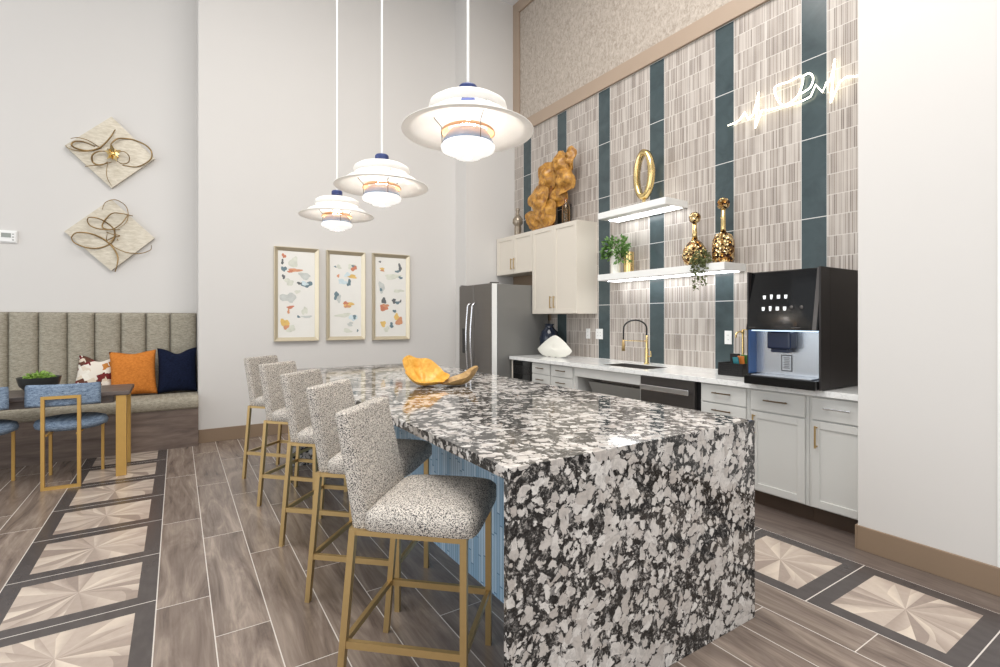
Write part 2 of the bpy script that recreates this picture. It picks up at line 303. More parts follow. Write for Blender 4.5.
# ------------------------------------------------------------------ mesh helper
class MB:
    def __init__(s): s.v = []; s.f = []; s.mi = []; s.sm = []; s.cur = 0; s.x = Matrix.Identity(4)
    def add(s, vs, fs, smooth=False):
        o = len(s.v); s.v += [tuple(s.x @ Vector(p)) for p in vs]
        for f in fs: s.f.append(tuple(i+o for i in f)); s.mi.append(s.cur); s.sm.append(smooth)
        return s
    def box(s, x0, x1, y0, y1, z0, z1, bev=0.0):
        if bev <= 0:
            vs = [(x, y, z) for x in (x0, x1) for y in (y0, y1) for z in (z0, z1)]
            return s.add(vs, [(0, 1, 3, 2), (4, 6, 7, 5), (0, 4, 5, 1), (2, 3, 7, 6), (0, 2, 6, 4), (1, 5, 7, 3)])
        bm = bmesh.new(); bmesh.ops.create_cube(bm, size=1)
        for q in bm.verts: q.co = Vector(((x0+x1)/2+q.co.x*(x1-x0), (y0+y1)/2+q.co.y*(y1-y0), (z0+z1)/2+q.co.z*(z1-z0)))
        bev = min(bev, 0.45*min(abs(x1-x0), abs(y1-y0), abs(z1-z0)))
        bmesh.ops.bevel(bm, geom=list(bm.edges), offset=bev, segments=3 if bev > 0.008 else 2, affect='EDGES', profile=0.6)
        bm.verts.index_update(); s.add([q.co[:] for q in bm.verts], [[q.index for q in f.verts] for f in bm.faces], bev > 0.008); bm.free(); return s
    def lathe(s, prof, n=32, c=(0, 0, 0), closed_ends=True, th=0.0):
        """prof = [(r, z)...] about the z axis"""
        if th:   # give an open shell thickness by walking back along an inset profile
            back = [(max(0.0005, r-th*0.0), z-th) for r, z in reversed(prof)]
            prof = list(prof)+back+[prof[0]]; closed_ends = False
        vs = []; fs = []
        for r, z in prof:
            for i in range(n): a = 2*PI*i/n; vs.append((c[0]+r*math.cos(a), c[1]+r*math.sin(a), c[2]+z))
        for j in range(len(prof)-1):
            for i in range(n): fs.append((j*n+i, j*n+(i+1) % n, (j+1)*n+(i+1) % n, (j+1)*n+i))
        if closed_ends:
            fs.append(tuple(reversed(range(n)))); fs.append(tuple((len(prof)-1)*n+i for i in range(n)))
        return s.add(vs, fs, True)
    def tube(s, pts, r, n=8, cyc=False):
        P = [Vector(p) for p in pts]; vs = []; fs = []; m = len(P)
        up = None; ring0 = []
        for i, p in enumerate(P):
            a = P[(i-1) % m] if (cyc or i > 0) else P[0]; b = P[(i+1) % m] if (cyc or i < m-1) else P[-1]
            t = (b-a).normalized() if (b-a).length > 1e-9 else Vector((0, 0, 1))
            if up is None: up = t.orthogonal().normalized()
            else:
                up = (up-t*up.dot(t)); up = up.normalized() if up.length > 1e-6 else t.orthogonal().normalized()
            q = t.cross(up); rr = r[i] if isinstance(r, (list, tuple)) else r
            for k in range(n): an = 2*PI*k/n; vs.append(tuple(p+rr*(math.cos(an)*up+math.sin(an)*q)))
        for i in range(m if cyc else m-1):
            for k in range(n): fs.append((i*n+k, i*n+(k+1) % n, ((i+1) % m)*n+(k+1) % n, ((i+1) % m)*n+k))
        if not cyc: fs.append(tuple(reversed(range(n)))); fs.append(tuple((m-1)*n+k for k in range(n)))
        return s.add(vs, fs, True)
    def bar(s, a, b, w, h, up=(0, 0, 1)):
        a = Vector(a); b = Vector(b); t = (b-a).normalized(); u = Vector(up); u = (u-t*u.dot(t))
        if u.length < 1e-4: u = Vector((1, 0, 0)); u = u-t*u.dot(t)
        u.normalize(); q = t.cross(u); vs = []
        for p in (a, b):
            for i, j in ((-1, -1), (1, -1), (1, 1), (-1, 1)): vs.append(tuple(p+q*w/2*i+u*h/2*j))
        return s.add(vs, [(0, 3, 2, 1), (4, 5, 6, 7), (0, 1, 5, 4), (1, 2, 6, 5), (2, 3, 7, 6), (3, 0, 4, 7)])
    def prism(s, poly, axis, a0, a1, smooth=False):
        """poly in the two other axes, extruded along axis from a0 to a1"""
        n = len(poly)
        def pt(p, q): return {'x': (q, p[0], p[1]), 'y': (p[0], q, p[1]), 'z': (p[0], p[1], q)}[axis]
        vs = [pt(p, a0) for p in poly]+[pt(p, a1) for p in poly]
        fs = [tuple(reversed(range(n))), tuple(range(n, 2*n))]+[(i, (i+1) % n, n+(i+1) % n, n+i) for i in range(n)]
        return s.add(vs, fs, smooth)
    def ball(s, c, r, n=10, sq=(1, 1, 1)):
        vs = []; fs = []; m = max(4, n//2+1)
        for j in range(1, m):
            ph = PI*j/m
            for i in range(n): a = 2*PI*i/n; vs.append((c[0]+r*sq[0]*math.sin(ph)*math.cos(a), c[1]+r*sq[1]*math.sin(ph)*math.sin(a), c[2]+r*sq[2]*math.cos(ph)))
        t = len(vs); vs += [(c[0], c[1], c[2]+r*sq[2]), (c[0], c[1], c[2]-r*sq[2])]
        for j in range(m-2):
            for i in range(n): fs.append((j*n+i, (j+1)*n+i, (j+1)*n+(i+1) % n, j*n+(i+1) % n))
        for i in range(n): fs.append((t, i, (i+1) % n)); fs.append((t+1, (m-2)*n+(i+1) % n, (m-2)*n+i))
        return s.add(vs, fs, True)
    def build(s, name, mats, parent=None, mod=None):
        me = bpy.data.meshes.new(name); me.from_pydata(s.v, [], s.f)
        for m in (mats if isinstance(mats, (list, tuple)) else [mats]): me.materials.append(m)
        me.polygons.foreach_set('material_index', s.mi); me.polygons.foreach_set('use_smooth', s.sm)
        bm = bmesh.new(); bm.from_mesh(me); bmesh.ops.recalc_face_normals(bm, faces=bm.faces); bm.to_mesh(me); bm.free(); me.update()
        o = bpy.data.objects.new(name, me); C.objects.link(o)
        if parent: o.parent = parent
        if any(s.sm):
            try:
                e = o.modifiers.new('Weighted', 'WEIGHTED_NORMAL'); e.keep_sharp = True
            except Exception: pass
        if mod: mod(o)
        return o
def thing(name, label, cat, loc=(0, 0, 0), rz=0.0, group=None):
    o = bpy.data.objects.new(name, None); o.empty_display_size = 0.1; C.objects.link(o); o.location = loc; o.rotation_euler = (0, 0, rz)
    return tag(o, label, cat, group)
def tag(o, label, cat, group=None):
    o['label'] = label; o['category'] = cat
    if group: o['group'] = group
    return o
def struct(name, mb, mat): o = mb.build(name, mat); o['kind'] = 'structure'; return o
def dup(root, loc, rz, label):
    r = root.copy(); C.objects.link(r); r.location = loc; r.rotation_euler = (0, 0, rz); r['label'] = label
    for ch in list(root.children):
        c = ch.copy(); C.objects.link(c); c.parent = r
        for g_ in ch.children: d = g_.copy(); C.objects.link(d); d.parent = c
    return r
def spline(pts, n=8, cyc=False):
    P = [Vector(p) for p in pts]; m = len(P); out = []
    for i in range(m if cyc else m-1):
        p0 = P[(i-1) % m] if (cyc or i > 0) else P[0]; p1 = P[i]; p2 = P[(i+1) % m]; p3 = P[(i+2) % m] if (cyc or i < m-2) else P[-1]
        for k in range(n):
            t = k/n; out.append(0.5*((2*p1)+(-p0+p2)*t+(2*p0-5*p1+4*p2-p3)*t*t+(-p0+3*p1-3*p2+p3)*t**3))
    if not cyc: out.append(P[-1])
    return [tuple(q) for q in out]

# ------------------------------------------------------------------ room shell
ZC = 6.10
KX = 4.27          # tiled kitchen wall face
BY = 6.53          # picture wall face
NY = 1.37          # where the kitchen niche begins
struct('floor', MB().box(-6.0, 4.6, -3.4, 7.3, -0.1, 0.0), M['floor'])
struct('ceiling', MB().box(-6.0, 4.6, -3.4, 7.3, ZC, ZC+0.1), M['ceil'])
struct('wall_back', MB().box(0.20, 3.437, BY, 7.25, 0, ZC), M['paint'])
struct('wall_alcove', MB().box(-6.0, 0.20, 7.10, 7.25, 0, ZC), M['paint'])
struct('wall_corner', MB().box(3.437, KX, 6.21, 7.25, 0, ZC), M['paint'])
struct('wall_kitchen', MB().box(KX, KX+0.15, NY, 7.25, 0, 4.14), M['tile'])
struct('wall_upper', MB().box(KX, KX+0.15, NY, 7.25, 4.14, ZC), M['wallpaper'])
struct('wall_right', MB().box(3.47, KX+0.15, -3.4, NY, 0, ZC), M['paint'])
struct('trim_1', MB().box(KX-0.03, KX, NY, 6.21, 4.12, 4.29, 0.004), M['trimtaupe'])
struct('trim_2', MB().box(KX-0.03, KX, 6.06, 6.21, 4.29, ZC, 0.004), M['trimtaupe'])
struct('trim_3', MB().box(KX-0.03, KX, NY, 6.06, 5.93, ZC, 0.004), M['trimtaupe'])
struct('trim_4', MB().box(3.462, 3.47, 0.735, 0.755, 0.143, ZC, 0.002), M['white'])
struct('baseboard_back', MB().box(0.20, 3.437, BY-0.016, BY, 0, 0.15, 0.004), M['base'])
struct('baseboard_right', MB().box(3.455, 3.47, -3.4, NY, 0, 0.143, 0.004).box(3.455, 3.60, NY, NY+0.012, 0, 0.143, 0.004), M['base'])

# ------------------------------------------------------------------ island
isl = thing('kitchen_island', 'long granite waterfall island with pale blue tiled seating side', 'kitchen island', (1.575, 3.17, 0))
IX0, IX1, IY0, IY1 = 0.88-1.575, 2.262-1.575, 1.313-3.17, 5.03-3.17
MB().box(IX0, IX1, IY0, IY1, 0.877, 0.917, 0.002).build('countertop', M['granite'], isl)
for a in (IY0, IY1-0.028): MB().box(IX0, IX1, a, a+0.028, 0.0, 0.8765, 0.002).build('waterfall_panel', M['granite'], isl)
MB().box(1.34-1.575, 1.355-1.575, IY0+0.0285, IY1-0.0285, 0.0, 0.8765).build('tiled_panel', M['bluetile'], isl)
MB().box(1.356-1.575, IX1-0.03, IY0+0.0285, IY1-0.0285, 0.0, 0.8765).build('cabinet_body', M['cabgrey'], isl)

# ------------------------------------------------------------------ bar stools
def make_stool():
    t = thing('bar_stool', '', 'bar stool', (0, 0, 0), 0, 'tweed bar stools along the island')
    # seat cushion with a crowned top and rounded corners
    m = MB(); nx, ny = 14, 14; x0, x1, hw = -0.165, 0.258, 0.232
    def sgrid(zf, flip):
        vs = []; fs = []
        for i in range(nx+1):
            for j in range(ny+1):
                u = i/nx*2-1; v_ = j/ny*2-1
                # squircle mapping rounds the corners
                k = 1-0.035*(abs(u)**6*abs(v_)**6)*2
                x = (x0+x1)/2+(x1-x0)/2*u*k; y = hw*v_*k*(1.0-0.03*(1-u)/2)
                vs.append((x, y, zf(u, v_)))
        for i in range(nx):
            for j in range(ny): a = i*(ny+1)+j; fs.append((a, a+1, a+ny+2, a+ny+1))
        return vs, fs
    top = lambda u, v_: 0.688+0.040*(max(0, 1-abs(u)**4)*max(0, 1-abs(v_)**4))**0.45
    bot = lambda u, v_: 0.638
    vt, ft = sgrid(top, 0); vb, fb = sgrid(bot, 1); n1 = len(vt)
    side = []
    idx = [i*(ny+1) for i in range(nx+1)]+[nx*(ny+1)+j for j in range(1, ny+1)]+[i*(ny+1)+ny for i in range(nx-1, -1, -1)]+[j for j in range(ny-1, 0, -1)]
    for a in range(len(idx)): b = idx[(a+1) % len(idx)]; side.append((idx[a], b, b+n1, idx[a]+n1))
    m.add(vt+vb, ft+[tuple(q+n1 for q in f) for f in fb]+side, True)
    m.build('seat', M['tweed'], t)
    # reclined upholstered back
    m = MB(); N = 12; vs = []; fs = []
    prof = []
    for i in range(N+1):
        s_ = i/N; z = 0.630+s_*0.405; xb = -0.176-0.080*s_**1.1; prof.append((z, xb))
    def ring(z, xb, hw_, th):
        pts = []
        R = 0.022
        for cxs, cys, a0 in ((1, 1, 0), (-1, 1, PI/2), (-1, -1, PI), (1, -1, 3*PI/2)):
            for k in range(4):
                a = a0+k*PI/6; pts.append((xb+cxs*(th/2-R)+R*math.cos(a), cys*(hw_-R)+R*math.sin(a), z))
        return pts
    rings = [ring(prof[0][0], prof[0][1], 0.195, 0.05)]
    for i, (z, xb) in enumerate(prof): rings.append(ring(z+0.004, xb, 0.203-0.004*i/N, 0.066-0.012*i/N))
    z, xb = prof[-1]; rings.append(ring(z+0.012, xb, 0.192, 0.044))
    for r in rings: vs += r
    k = 16
    for j in range(len(rings)-1):
        for i in range(k): fs.append((j*k+i, j*k+(i+1) % k, (j+1)*k+(i+1) % k, (j+1)*k+i))
    fs += [tuple(reversed(range(k))), tuple((len(rings)-1)*k+i for i in range(k))]
    m.add(vs, fs, True); m.build('backrest', M['tweed'], t)
    L = 0.024
    for sy in (-1, 1):
        MB().bar((0.214, sy*0.213, 0.0), (0.214, sy*0.213, 0.637), L, L, (1, 0, 0)).build('leg', M['gold'], t)
        MB().bar((-0.250, sy*0.217, 0.0), (-0.195, sy*0.210, 0.637), L, L, (1, 0, 0)).build('leg', M['gold'], t)
    m = MB()
    for sy in (-1, 1): m.bar((-0.19, sy*0.210, 0.627), (0.214, sy*0.213, 0.627), L-0.004, 0.018)
    for x in (-0.19, 0.214): m.bar((x, -0.21, 0.627), (x, 0.21, 0.627), L-0.004, 0.018)
    m.build('seat_frame', M['gold'], t)
    for sy in (-1, 1): MB().bar((-0.230, sy*0.215, 0.225), (0.213, sy*0.213, 0.225), L-0.006, 0.026).build('footrest_rail', M['gold'], t)
    MB().bar((-0.230, -0.213, 0.225), (-0.230, 0.213, 0.225), L-0.006, 0.022).build('footrest_rail', M['gold'], t)
    MB().bar((0.213, -0.21, 0.225), (0.213, 0.21, 0.225), L-0.006, 0.022).build('footrest_rail', M['gold'], t)
    return t
stools = [(0.818, 1.815, -43, 'tweed bar stool nearest the camera, its whole brass frame in view'),
          (0.872, 2.568, -43, 'second tweed bar stool from the granite end of the island'),
          (0.868, 3.280, -44, 'middle tweed bar stool of the five along the island'),
          (0.842, 4.066, -46, 'tweed bar stool fourth from the granite end, one short of the farthest'),
          (0.818, 4.835, -47, 'tweed bar stool farthest from the camera, in front of the wall baseboard')]
st0 = make_stool()
for i, (x, y, a, lab) in enumerate(stools):
    if i == 0: st0.location = (x, y, 0); st0.rotation_euler = (0, 0, math.radians(a)); st0['label'] = lab
    else: dup(st0, (x, y, 0), math.radians(a), lab)

# ------------------------------------------------------------------ pendants
def make_pendant():
    t = thing('pendant_lamp', '', 'pendant lamp', (0, 0, 0), 0, 'tiered white pendant lamps over the island')   # origin at the bottom of the lamp
    R = 0.30
    MB().lathe([(0.012, ZC-2.13-0.03), (0.06, ZC-2.13-0.03), (0.06, ZC-2.13), (0.012, ZC-2.13)], 24, closed_ends=False).build('ceiling_canopy', M['white'], t)
    MB().tube([(0, 0, 0.33), (0, 0, ZC-2.13-0.03)], 0.0065, 8).build('cord', M['white'], t)
    MB().lathe([(0.044, 0.274), (0.044, 0.322), (0.038, 0.330), (0.006, 0.330)], 32).build('cap', M['navycap'], t)
    # upper bowl: a flattened dish turned over
    MB().lathe([(0.035, 0.272), (0.10, 0.269), (0.150, 0.259), (0.174, 0.244), (0.179, 0.226), (0.172, 0.203), (0.168, 0.204), (0.174, 0.226), (0.169, 0.241), (0.147, 0.254), (0.098, 0.264), (0.035, 0.267)], 48, closed_ends=False).build('upper_shade', M['shade'], t)
    # broad shallow main shade with a flat turned-out rim
    MB().lathe([(0.120, 0.196), (0.17, 0.188), (0.222, 0.168), (0.252, 0.142), (0.272, 0.124), (0.300, 0.122), (0.300, 0.118), (0.270, 0.119), (0.248, 0.137), (0.219, 0.163), (0.168, 0.183), (0.120, 0.191)], 64, closed_ends=False).build('main_shade', M['shade'], t)
    MB().lathe([(0.124, 0.112), (0.117, 0.126), (0.104, 0.134), (0.090, 0.137), (0.090, 0.134), (0.102, 0.131), (0.113, 0.123), (0.119, 0.112)], 48, closed_ends=False).build('orange_reflector', M['orangelamp'], t)['label'] = 'orange inner reflector ring'
    MB().lathe([(0.086, 0.118), (0.100, 0.102), (0.115, 0.070), (0.117, 0.062), (0.112, 0.062), (0.097, 0.098), (0.082, 0.114)], 48, closed_ends=False).build('blue_reflector', M['bluelamp'], t)['label'] = 'pale blue reflector ring'
    MB().lathe([(0.086, 0.072), (0.112, 0.064), (0.124, 0.050), (0.120, 0.034), (0.092, 0.022), (0.066, 0.016), (0.058, 0.002), (0.02, 0.0)], 48, closed_ends=False).build('lower_shade', M['diffuser'], t)
    for k in range(3):
        a = 2*PI*k/3+0.5
        MB().tube([(0.118*math.cos(a), 0.118*math.sin(a), 0.06), (0.120*math.cos(a), 0.120*math.sin(a), 0.14), (0.150*math.cos(a), 0.150*math.sin(a), 0.176), (0.168*math.cos(a), 0.168*math.sin(a), 0.206)], 0.0022, 6).build('strut', M['steel'], t)
    MB().ball((0, 0, 0.142), 0.036, 16, (1, 1, 0.9)).build('bulb', M['bulb'], t)
    return t
PZ = 2.128
pend = [(1.12, 2.005, 'nearest and largest-looking of the three tiered white pendant lamps'),
        (1.12, 3.153, 'middle one of the three tiered white pendant lamps over the island'),
        (1.12, 4.240, 'farthest of the three tiered white pendants, hanging before the picture wall')]
p0 = make_pendant()
for i, (x, y, lab) in enumerate(pend):
    if i == 0: p0.location = (x, y, PZ); p0['label'] = lab
    else: dup(p0, (x, y, PZ), 0, lab)

# ------------------------------------------------------------------ base cabinets
FX = 3.605     # face of doors
def shaker(mb, x, y0, y1, z0, z1, fr=0.045, d=0.018):
    """door front facing -x, its face at x: raised frame, recessed panel"""
    mb.box(x, x+d, y0, y0+fr, z0, z1, 0.002).box(x, x+d, y1-fr, y1, z0, z1, 0.002)
    mb.box(x, x+d, y0+fr, y1-fr, z0, z0+fr, 0.002).box(x, x+d, y0+fr, y1-fr, z1-fr, z1, 0.002)
    mb.box(x+0.008, x+d, y0+fr-0.002, y1-fr+0.002, z0+fr-0.002, z1-fr+0.002)
    return mb
def pull(x, y, z, ln, horiz, mat, parent):
    m = MB()
    if horiz:
        m.box(x-0.030, x-0.021, y-ln/2, y+ln/2, z-0.005, z+0.005, 0.002)
        for s in (-1, 1): m.box(x-0.024, x+0.001, y+s*ln*0.38-0.004, y+s*ln*0.38+0.004, z-0.004, z+0.004)
    else:
        m.box(x-0.032, x-0.022, y-0.005, y+0.005, z-ln/2, z+ln/2, 0.002)
        for s in (-1, 1): m.box(x-0.025, x+0.001, y-0.004, y+0.004, z+s*ln*0.42-0.004, z+s*ln*0.42+0.004)
    return m.build('handle', mat, parent)
def cab_shell(t, y0, y1, toe=True):
    m = MB().box(FX+0.0185, KX-0.001, y0, y1, 0.115, 0.876)
    m.build('body', M['cabgrey'], t)
    if toe: MB().box(FX+0.075, FX+0.09, y0, y1, 0.0, 0.1145).build('toe_kick', M['toe'], t)
def drawers(t, y0, y1, zs, hm, hl=0.16):
    for z0, z1 in zs:
        d = MB(); d.box(FX, FX+0.018, y0, y1, z0, z1, 0.003)
        o = d.build('drawer', M['cabgrey'], t); pull(FX, (y0+y1)/2, (z0+z1)/2+0.01, hl, True, hm, o)
c1 = thing('base_cabinet', 'narrow grey drawer cabinet beside the black undercounter cooler', 'cabinet', (0, 0, 0)); cab_shell(c1, 4.522, 4.878)
drawers(c1, 4.53, 4.87, [(0.74, 0.862), (0.60, 0.732), (0.36, 0.592), (0.125, 0.352)], M['bronze'], 0.13)
c2 = thing('base_cabinet', 'grey drawer cabinet between the narrow drawer unit and open sink bay', 'cabinet', (0, 0, 0)); cab_shell(c2, 4.10, 4.518)
drawers(c2, 4.135, 4.50, [(0.74, 0.862), (0.60, 0.732), (0.36, 0.592), (0.125, 0.352)], M['bronze'], 0.15)
c3 = thing('sink_cabinet', 'open knee-space sink bay with apron rail and sloped grey panel', 'cabinet', (0, 0, 0))
MB().box(FX, FX+0.02, 3.185, 4.095, 0.775, 0.876, 0.002).build('apron', M['cabgrey'], c3)
MB().prism([(FX+0.06, 0.73), (FX+0.08, 0.73), (FX+0.42, 0.12), (FX+0.40, 0.12)], 'y', 3.21, 3.95).build('sloped_panel', M['midgrey'], c3)
MB().box(FX+0.02, KX-0.001, 4.075, 4.095, 0.0, 0.774).build('side_panel', M['cabgrey'], c3)
MB().box(FX+0.02, KX-0.001, 3.185, 3.203, 0.0, 0.774).build('side_panel', M['cabgrey'], c3)
c4 = thing('base_cabinet', 'grey drawer stack just right of the dishwasher, half hidden by the island', 'cabinet', (0, 0, 0)); cab_shell(c4, 2.142, 2.56)
drawers(c4, 2.165, 2.545, [(0.725, 0.862), (0.60, 0.715), (0.36, 0.592), (0.125, 0.352)], M['bronze'], 0.16)
c5 = thing('base_cabinet', 'grey cabinet under the coffee machine with wide drawer over one door', 'cabinet', (0, 0, 0)); cab_shell(c5, 1.722, 2.140)
drawers(c5, 1.742, 2.125, [(0.715, 0.862)], M['bronze'], 0.17)
d = shaker(MB(), FX, 1.742, 2.125, 0.125, 0.705, 0.05).build('door', M['cabgrey'], c5); pull(FX, 2.095, 0.61, 0.15, False, M['gold'], d)
c6 = thing('base_cabinet', 'rightmost grey base cabinet with drawer and door, against the white wall', 'cabinet', (0, 0, 0)); cab_shell(c6, 1.372, 1.720)
drawers(c6, 1.376, 1.698, [(0.715, 0.862)], M['chrome'], 0.16)
d = shaker(MB(), FX, 1.376, 1.698, 0.125, 0.705, 0.05).build('door', M['cabgrey'], c6); pull(FX, 1.665, 0.60, 0.15, False, M['gold'], d)

# undercounter cooler
t = thing('beverage_cooler', 'black undercounter beverage cooler at the fridge end of counter', 'cooler', (0, 0, 0))
MB().box(3.62, KX-0.01, 4.885, 5.27, 0.02, 0.872).build('body', M['black'], t)
MB().box(3.598, 3.619, 4.89, 5.265, 0.06, 0.862, 0.004).build('door', M['blackgloss'], t)
m = MB()
for k in range(9): m.box(3.594, 3.599, 4.91, 5.245, 0.80-k*0.012, 0.806-k*0.012)
m.build('vent_grille', M['black'], t)
tag(MB().box(3.60, 3.66, 5.275, 5.30, 0.0, 0.876, 0.002).box(3.66, KX-0.01, 5.277, 5.297, 0.0, 0.876).build('end_panel', M['cab']), 'thin pale end panel holding up the counter next to the fridge', 'panel')

# dishwasher
t = thing('dishwasher', 'dark stainless dishwasher with bright towel-bar handle under the counter', 'dishwasher', (0, 0, 0))
MB().box(3.63, KX-0.02, 2.575, 3.178, 0.10, 0.872).build('body', M['black'], t)
MB().box(3.592, 3.628, 2.60, 3.172, 0.12, 0.868, 0.004).build('door', M['steeldark'], t)
MB().box(3.545, 3.560, 2.63, 3.14, 0.752, 0.800, 0.005).box(3.56, 3.593, 2.64, 2.665, 0.77, 0.795).box(3.56, 3.593, 3.105, 3.13, 0.77, 0.795).build('handle', M['chrome'], t)
MB().box(3.64, 3.66, 2.575, 3.178, 0.0, 0.10).build('toe_kick', M['black'], t)

# countertop with sink cut-out
SX0, SX1, SY0, SY1 = 3.70, 4.04, 3.20, 3.80
t = thing('countertop', 'white quartz countertop running along the tiled kitchen wall', 'countertop', (3.9, 3.35, 0.877))
m = MB(); m.x = Matrix.Translation((-3.9, -3.35, -0.877))
m.box(3.57, SX0, 1.373, 5.31, 0.877, 0.917, 0.002).box(SX1, KX-0.001, 1.373, 5.31, 0.877, 0.917)
m.box(SX0-0.002, SX1+0.002, 1.373, SY0, 0.8772, 0.9168).box(SX0-0.002, SX1+0.002, SY1, 5.31, 0.8772, 0.9168)
m.build('slab', M['quartz'], t)
t = thing('kitchen_sink', 'undermount steel sink basin set in the white counter', 'sink', (3.87, 3.5, 0.75))
m = MB(); m.x = Matrix.Translation((-3.87, -3.5, -0.75)); w_ = 0.004
m.box(SX0, SX1, SY0, SY1, 0.74, 0.744).box(SX0, SX0+w_, SY0, SY1, 0.744, 0.914).box(SX1-w_, SX1, SY0, SY1, 0.744, 0.914).box(SX0+w_, SX1-w_, SY0, SY0+w_, 0.744, 0.914).box(SX0+w_, SX1-w_, SY1-w_, SY1, 0.744, 0.914)
m.build('basin', M['steel'], t)
MB().lathe([(0.04, -0.006), (0.045, -0.003), (0.03, -0.0045), (0.001, -0.0045)], 20).build('drain', M['chrome'], t)

# faucet
t = thing('kitchen_faucet', 'tall brass gooseneck faucet with black spring hose behind sink', 'faucet', (4.13, 3.565, 0.918))
MB().lathe([(0.028, 0.0), (0.028, 0.012), (0.020, 0.018), (0.018, 0.16), (0.014, 0.165), (0.012, 0.30)], 20).build('body', M['goldbright'], t)
arc = [(0, 0, 0.29), (0, 0, 0.37)]+[(-0.14+0.14*math.cos(a), 0.03*(1-math.cos(a)), 0.37+0.09*math.sin(a)) for a in [PI*k/12 for k in range(1, 12)]]+[(-0.28, 0.06, 0.34), (-0.282, 0.06, 0.24)]
MB().tube(arc, 0.0085, 10).build('spring_hose', M['black'], t)
MB().tube([(-0.282, 0.06, 0.26), (-0.282, 0.06, 0.20), (-0.282, 0.06, 0.145)], [0.011, 0.016, 0.019], 12).build('spray_head', M['gold'], t)
MB().tube([(0, 0, 0.24), (-0.12, 0.03, 0.245), (-0.275, 0.059, 0.25)], 0.005, 8).build('support_arm', M['goldbright'], t)
MB().tube([(0.0, -0.018, 0.08), (0, -0.055, 0.085), (-0.01, -0.06, 0.14)], 0.0065, 8).build('lever', M['goldbright'], t)
t = thing('water_tap', 'small slim brass tap between the black caddy and the tiled wall', 'tap', (4.17, 2.53, 0.918))
MB().lathe([(0.02, 0.0), (0.02, 0.01), (0.011, 0.016), (0.010, 0.34), (0.014, 0.345), (0.014, 0.372), (0.004, 0.376)], 16).build('stem', M['goldbright'], t)
MB().tube([(0, 0, 0.35), (-0.05, 0, 0.365), (-0.10, 0, 0.345), (-0.105, 0, 0.31)], 0.007, 10).build('spout', M['goldbright'], t)
MB().box(-0.006, 0.006, -0.045, 0.0, 0.375, 0.383, 0.002).build('lever', M['goldbright'], t)

# ------------------------------------------------------------------ fridge
t = thing('refrigerator', 'slate steel french-door refrigerator with long curved bar handles', 'refrigerator', (3.75, 5.77, 0))
fm = lambda: MB()
FXd = 3.32-3.75
MB().box(3.405-3.75, 0.47, 5.335-5.77, 6.195-5.77, 0.03, 1.835, 0.004).build('body', M['steelside'], t)
for y0, y1, lab in ((5.335, 6.0, 'right'), (6.008, 6.195, 'left')):
    pass
dr = MB().box(FXd, FXd+0.08, 5.335-5.77, 5.80-5.77, 0.06, 1.845, 0.010).build('door', M['steel'], t)
dl = MB().box(FXd, FXd+0.08, 5.806-5.77, 6.195-5.77, 0.06, 1.845, 0.010).build('door', M['steel'], t)
def fridge_handle(y, par):
    pts = [(FXd-0.002, y, 1.60), (FXd-0.045, y, 1.57)]+[(FXd-0.045-0.030*math.sin(PI*k/10), y, 1.57-0.85*k/10) for k in range(1, 10)]+[(FXd-0.045, y, 0.70), (FXd-0.002, y, 0.67)]
    MB().tube(spline(pts, 3), 0.013, 10).build('handle', M['chrome'], par)
fridge_handle(5.745-5.77, dr); fridge_handle(5.865-5.77, dl)
MB().box(FXd-0.003, FXd+0.004, 5.97-5.77, 6.10-5.77, 0.92, 1.26, 0.004).build('dispenser', M['blackgloss'], dl)
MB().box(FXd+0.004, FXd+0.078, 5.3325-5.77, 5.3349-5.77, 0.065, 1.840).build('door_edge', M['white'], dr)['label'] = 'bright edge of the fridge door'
MB().box(FXd+0.01, FXd+0.12, 5.35-5.77, 5.40-5.77, 1.8455, 1.858, 0.003).box(FXd+0.01, FXd+0.12, 6.13-5.77, 6.18-5.77, 1.8455, 1.858, 0.003).build('hinge_cover', M['steeldark'], t)

# ------------------------------------------------------------------ wall cabinets
UX = 3.94
def upper(label, y0, y1, z0, z1, hz, filler=0.0):
    t = thing('wall_cabinet', label, 'cabinet', (4.1, (y0+y1)/2, z0)); T = Matrix.Translation((-4.1, -(y0+y1)/2, -z0))
    m = MB(); m.x = T; m.box(UX+0.0185, KX-0.001, y0, y1+filler, z0, z1, 0.001); m.build('body', M['cab'], t)
    mid = (y0+y1)/2
    for a, b, hy in ((y0+0.002, mid-0.002, mid-0.035), (mid+0.002, y1-0.002, mid+0.035)):
        m = MB(); m.x = T; shaker(m, UX, a, b, z0+0.003, z1-0.003, 0.055); d = m.build('door', M['cab'], t)
        h = pull(UX, hy, hz, 0.15, False, M['gold'], d); h.data.transform(T)
    return t
upper('tall white wall cabinet with two doors beside the floating shelves', 4.445, 5.318, 1.455, 2.56, 1.60)
sh = upper('short white wall cabinet above the refrigerator', 5.322, 6.19, 2.02, 2.56, 2.16)
MB().box(4.24-4.1, 4.268-4.1, 5.322-5.756, 6.20-5.756, -0.65, -0.001).build('back_panel', M['base'], sh)

# ------------------------------------------------------------------ floating shelves
def shelf(label, y0, y1, z, x0, x1=KX-0.001):
    t = thing('floating_shelf', label, 'shelf', ((x0+x1)/2, (y0+y1)/2, z)); T = Matrix.Translation((-(x0+x1)/2, -(y0+y1)/2, -z))
    m = MB(); m.x = T; m.box(x0, x1, y0, y1, z, z+0.068, 0.003); m.build('shelf_board', M['white'], t)
    m = MB(); m.x = T; m.box(x1-0.20, x1-0.05, y0+0.03, y1-0.03, z-0.004, z-0.0005, 0.001); m.build('light_strip', M['led'], t)
    return t
shelf('upper floating white shelf lit from below, carrying the gold ring', 3.165, 4.08, 2.495, 3.93)
shelf('lower floating white shelf lit from below, carrying vases and plants', 2.56, 4.10, 1.815, 3.945)

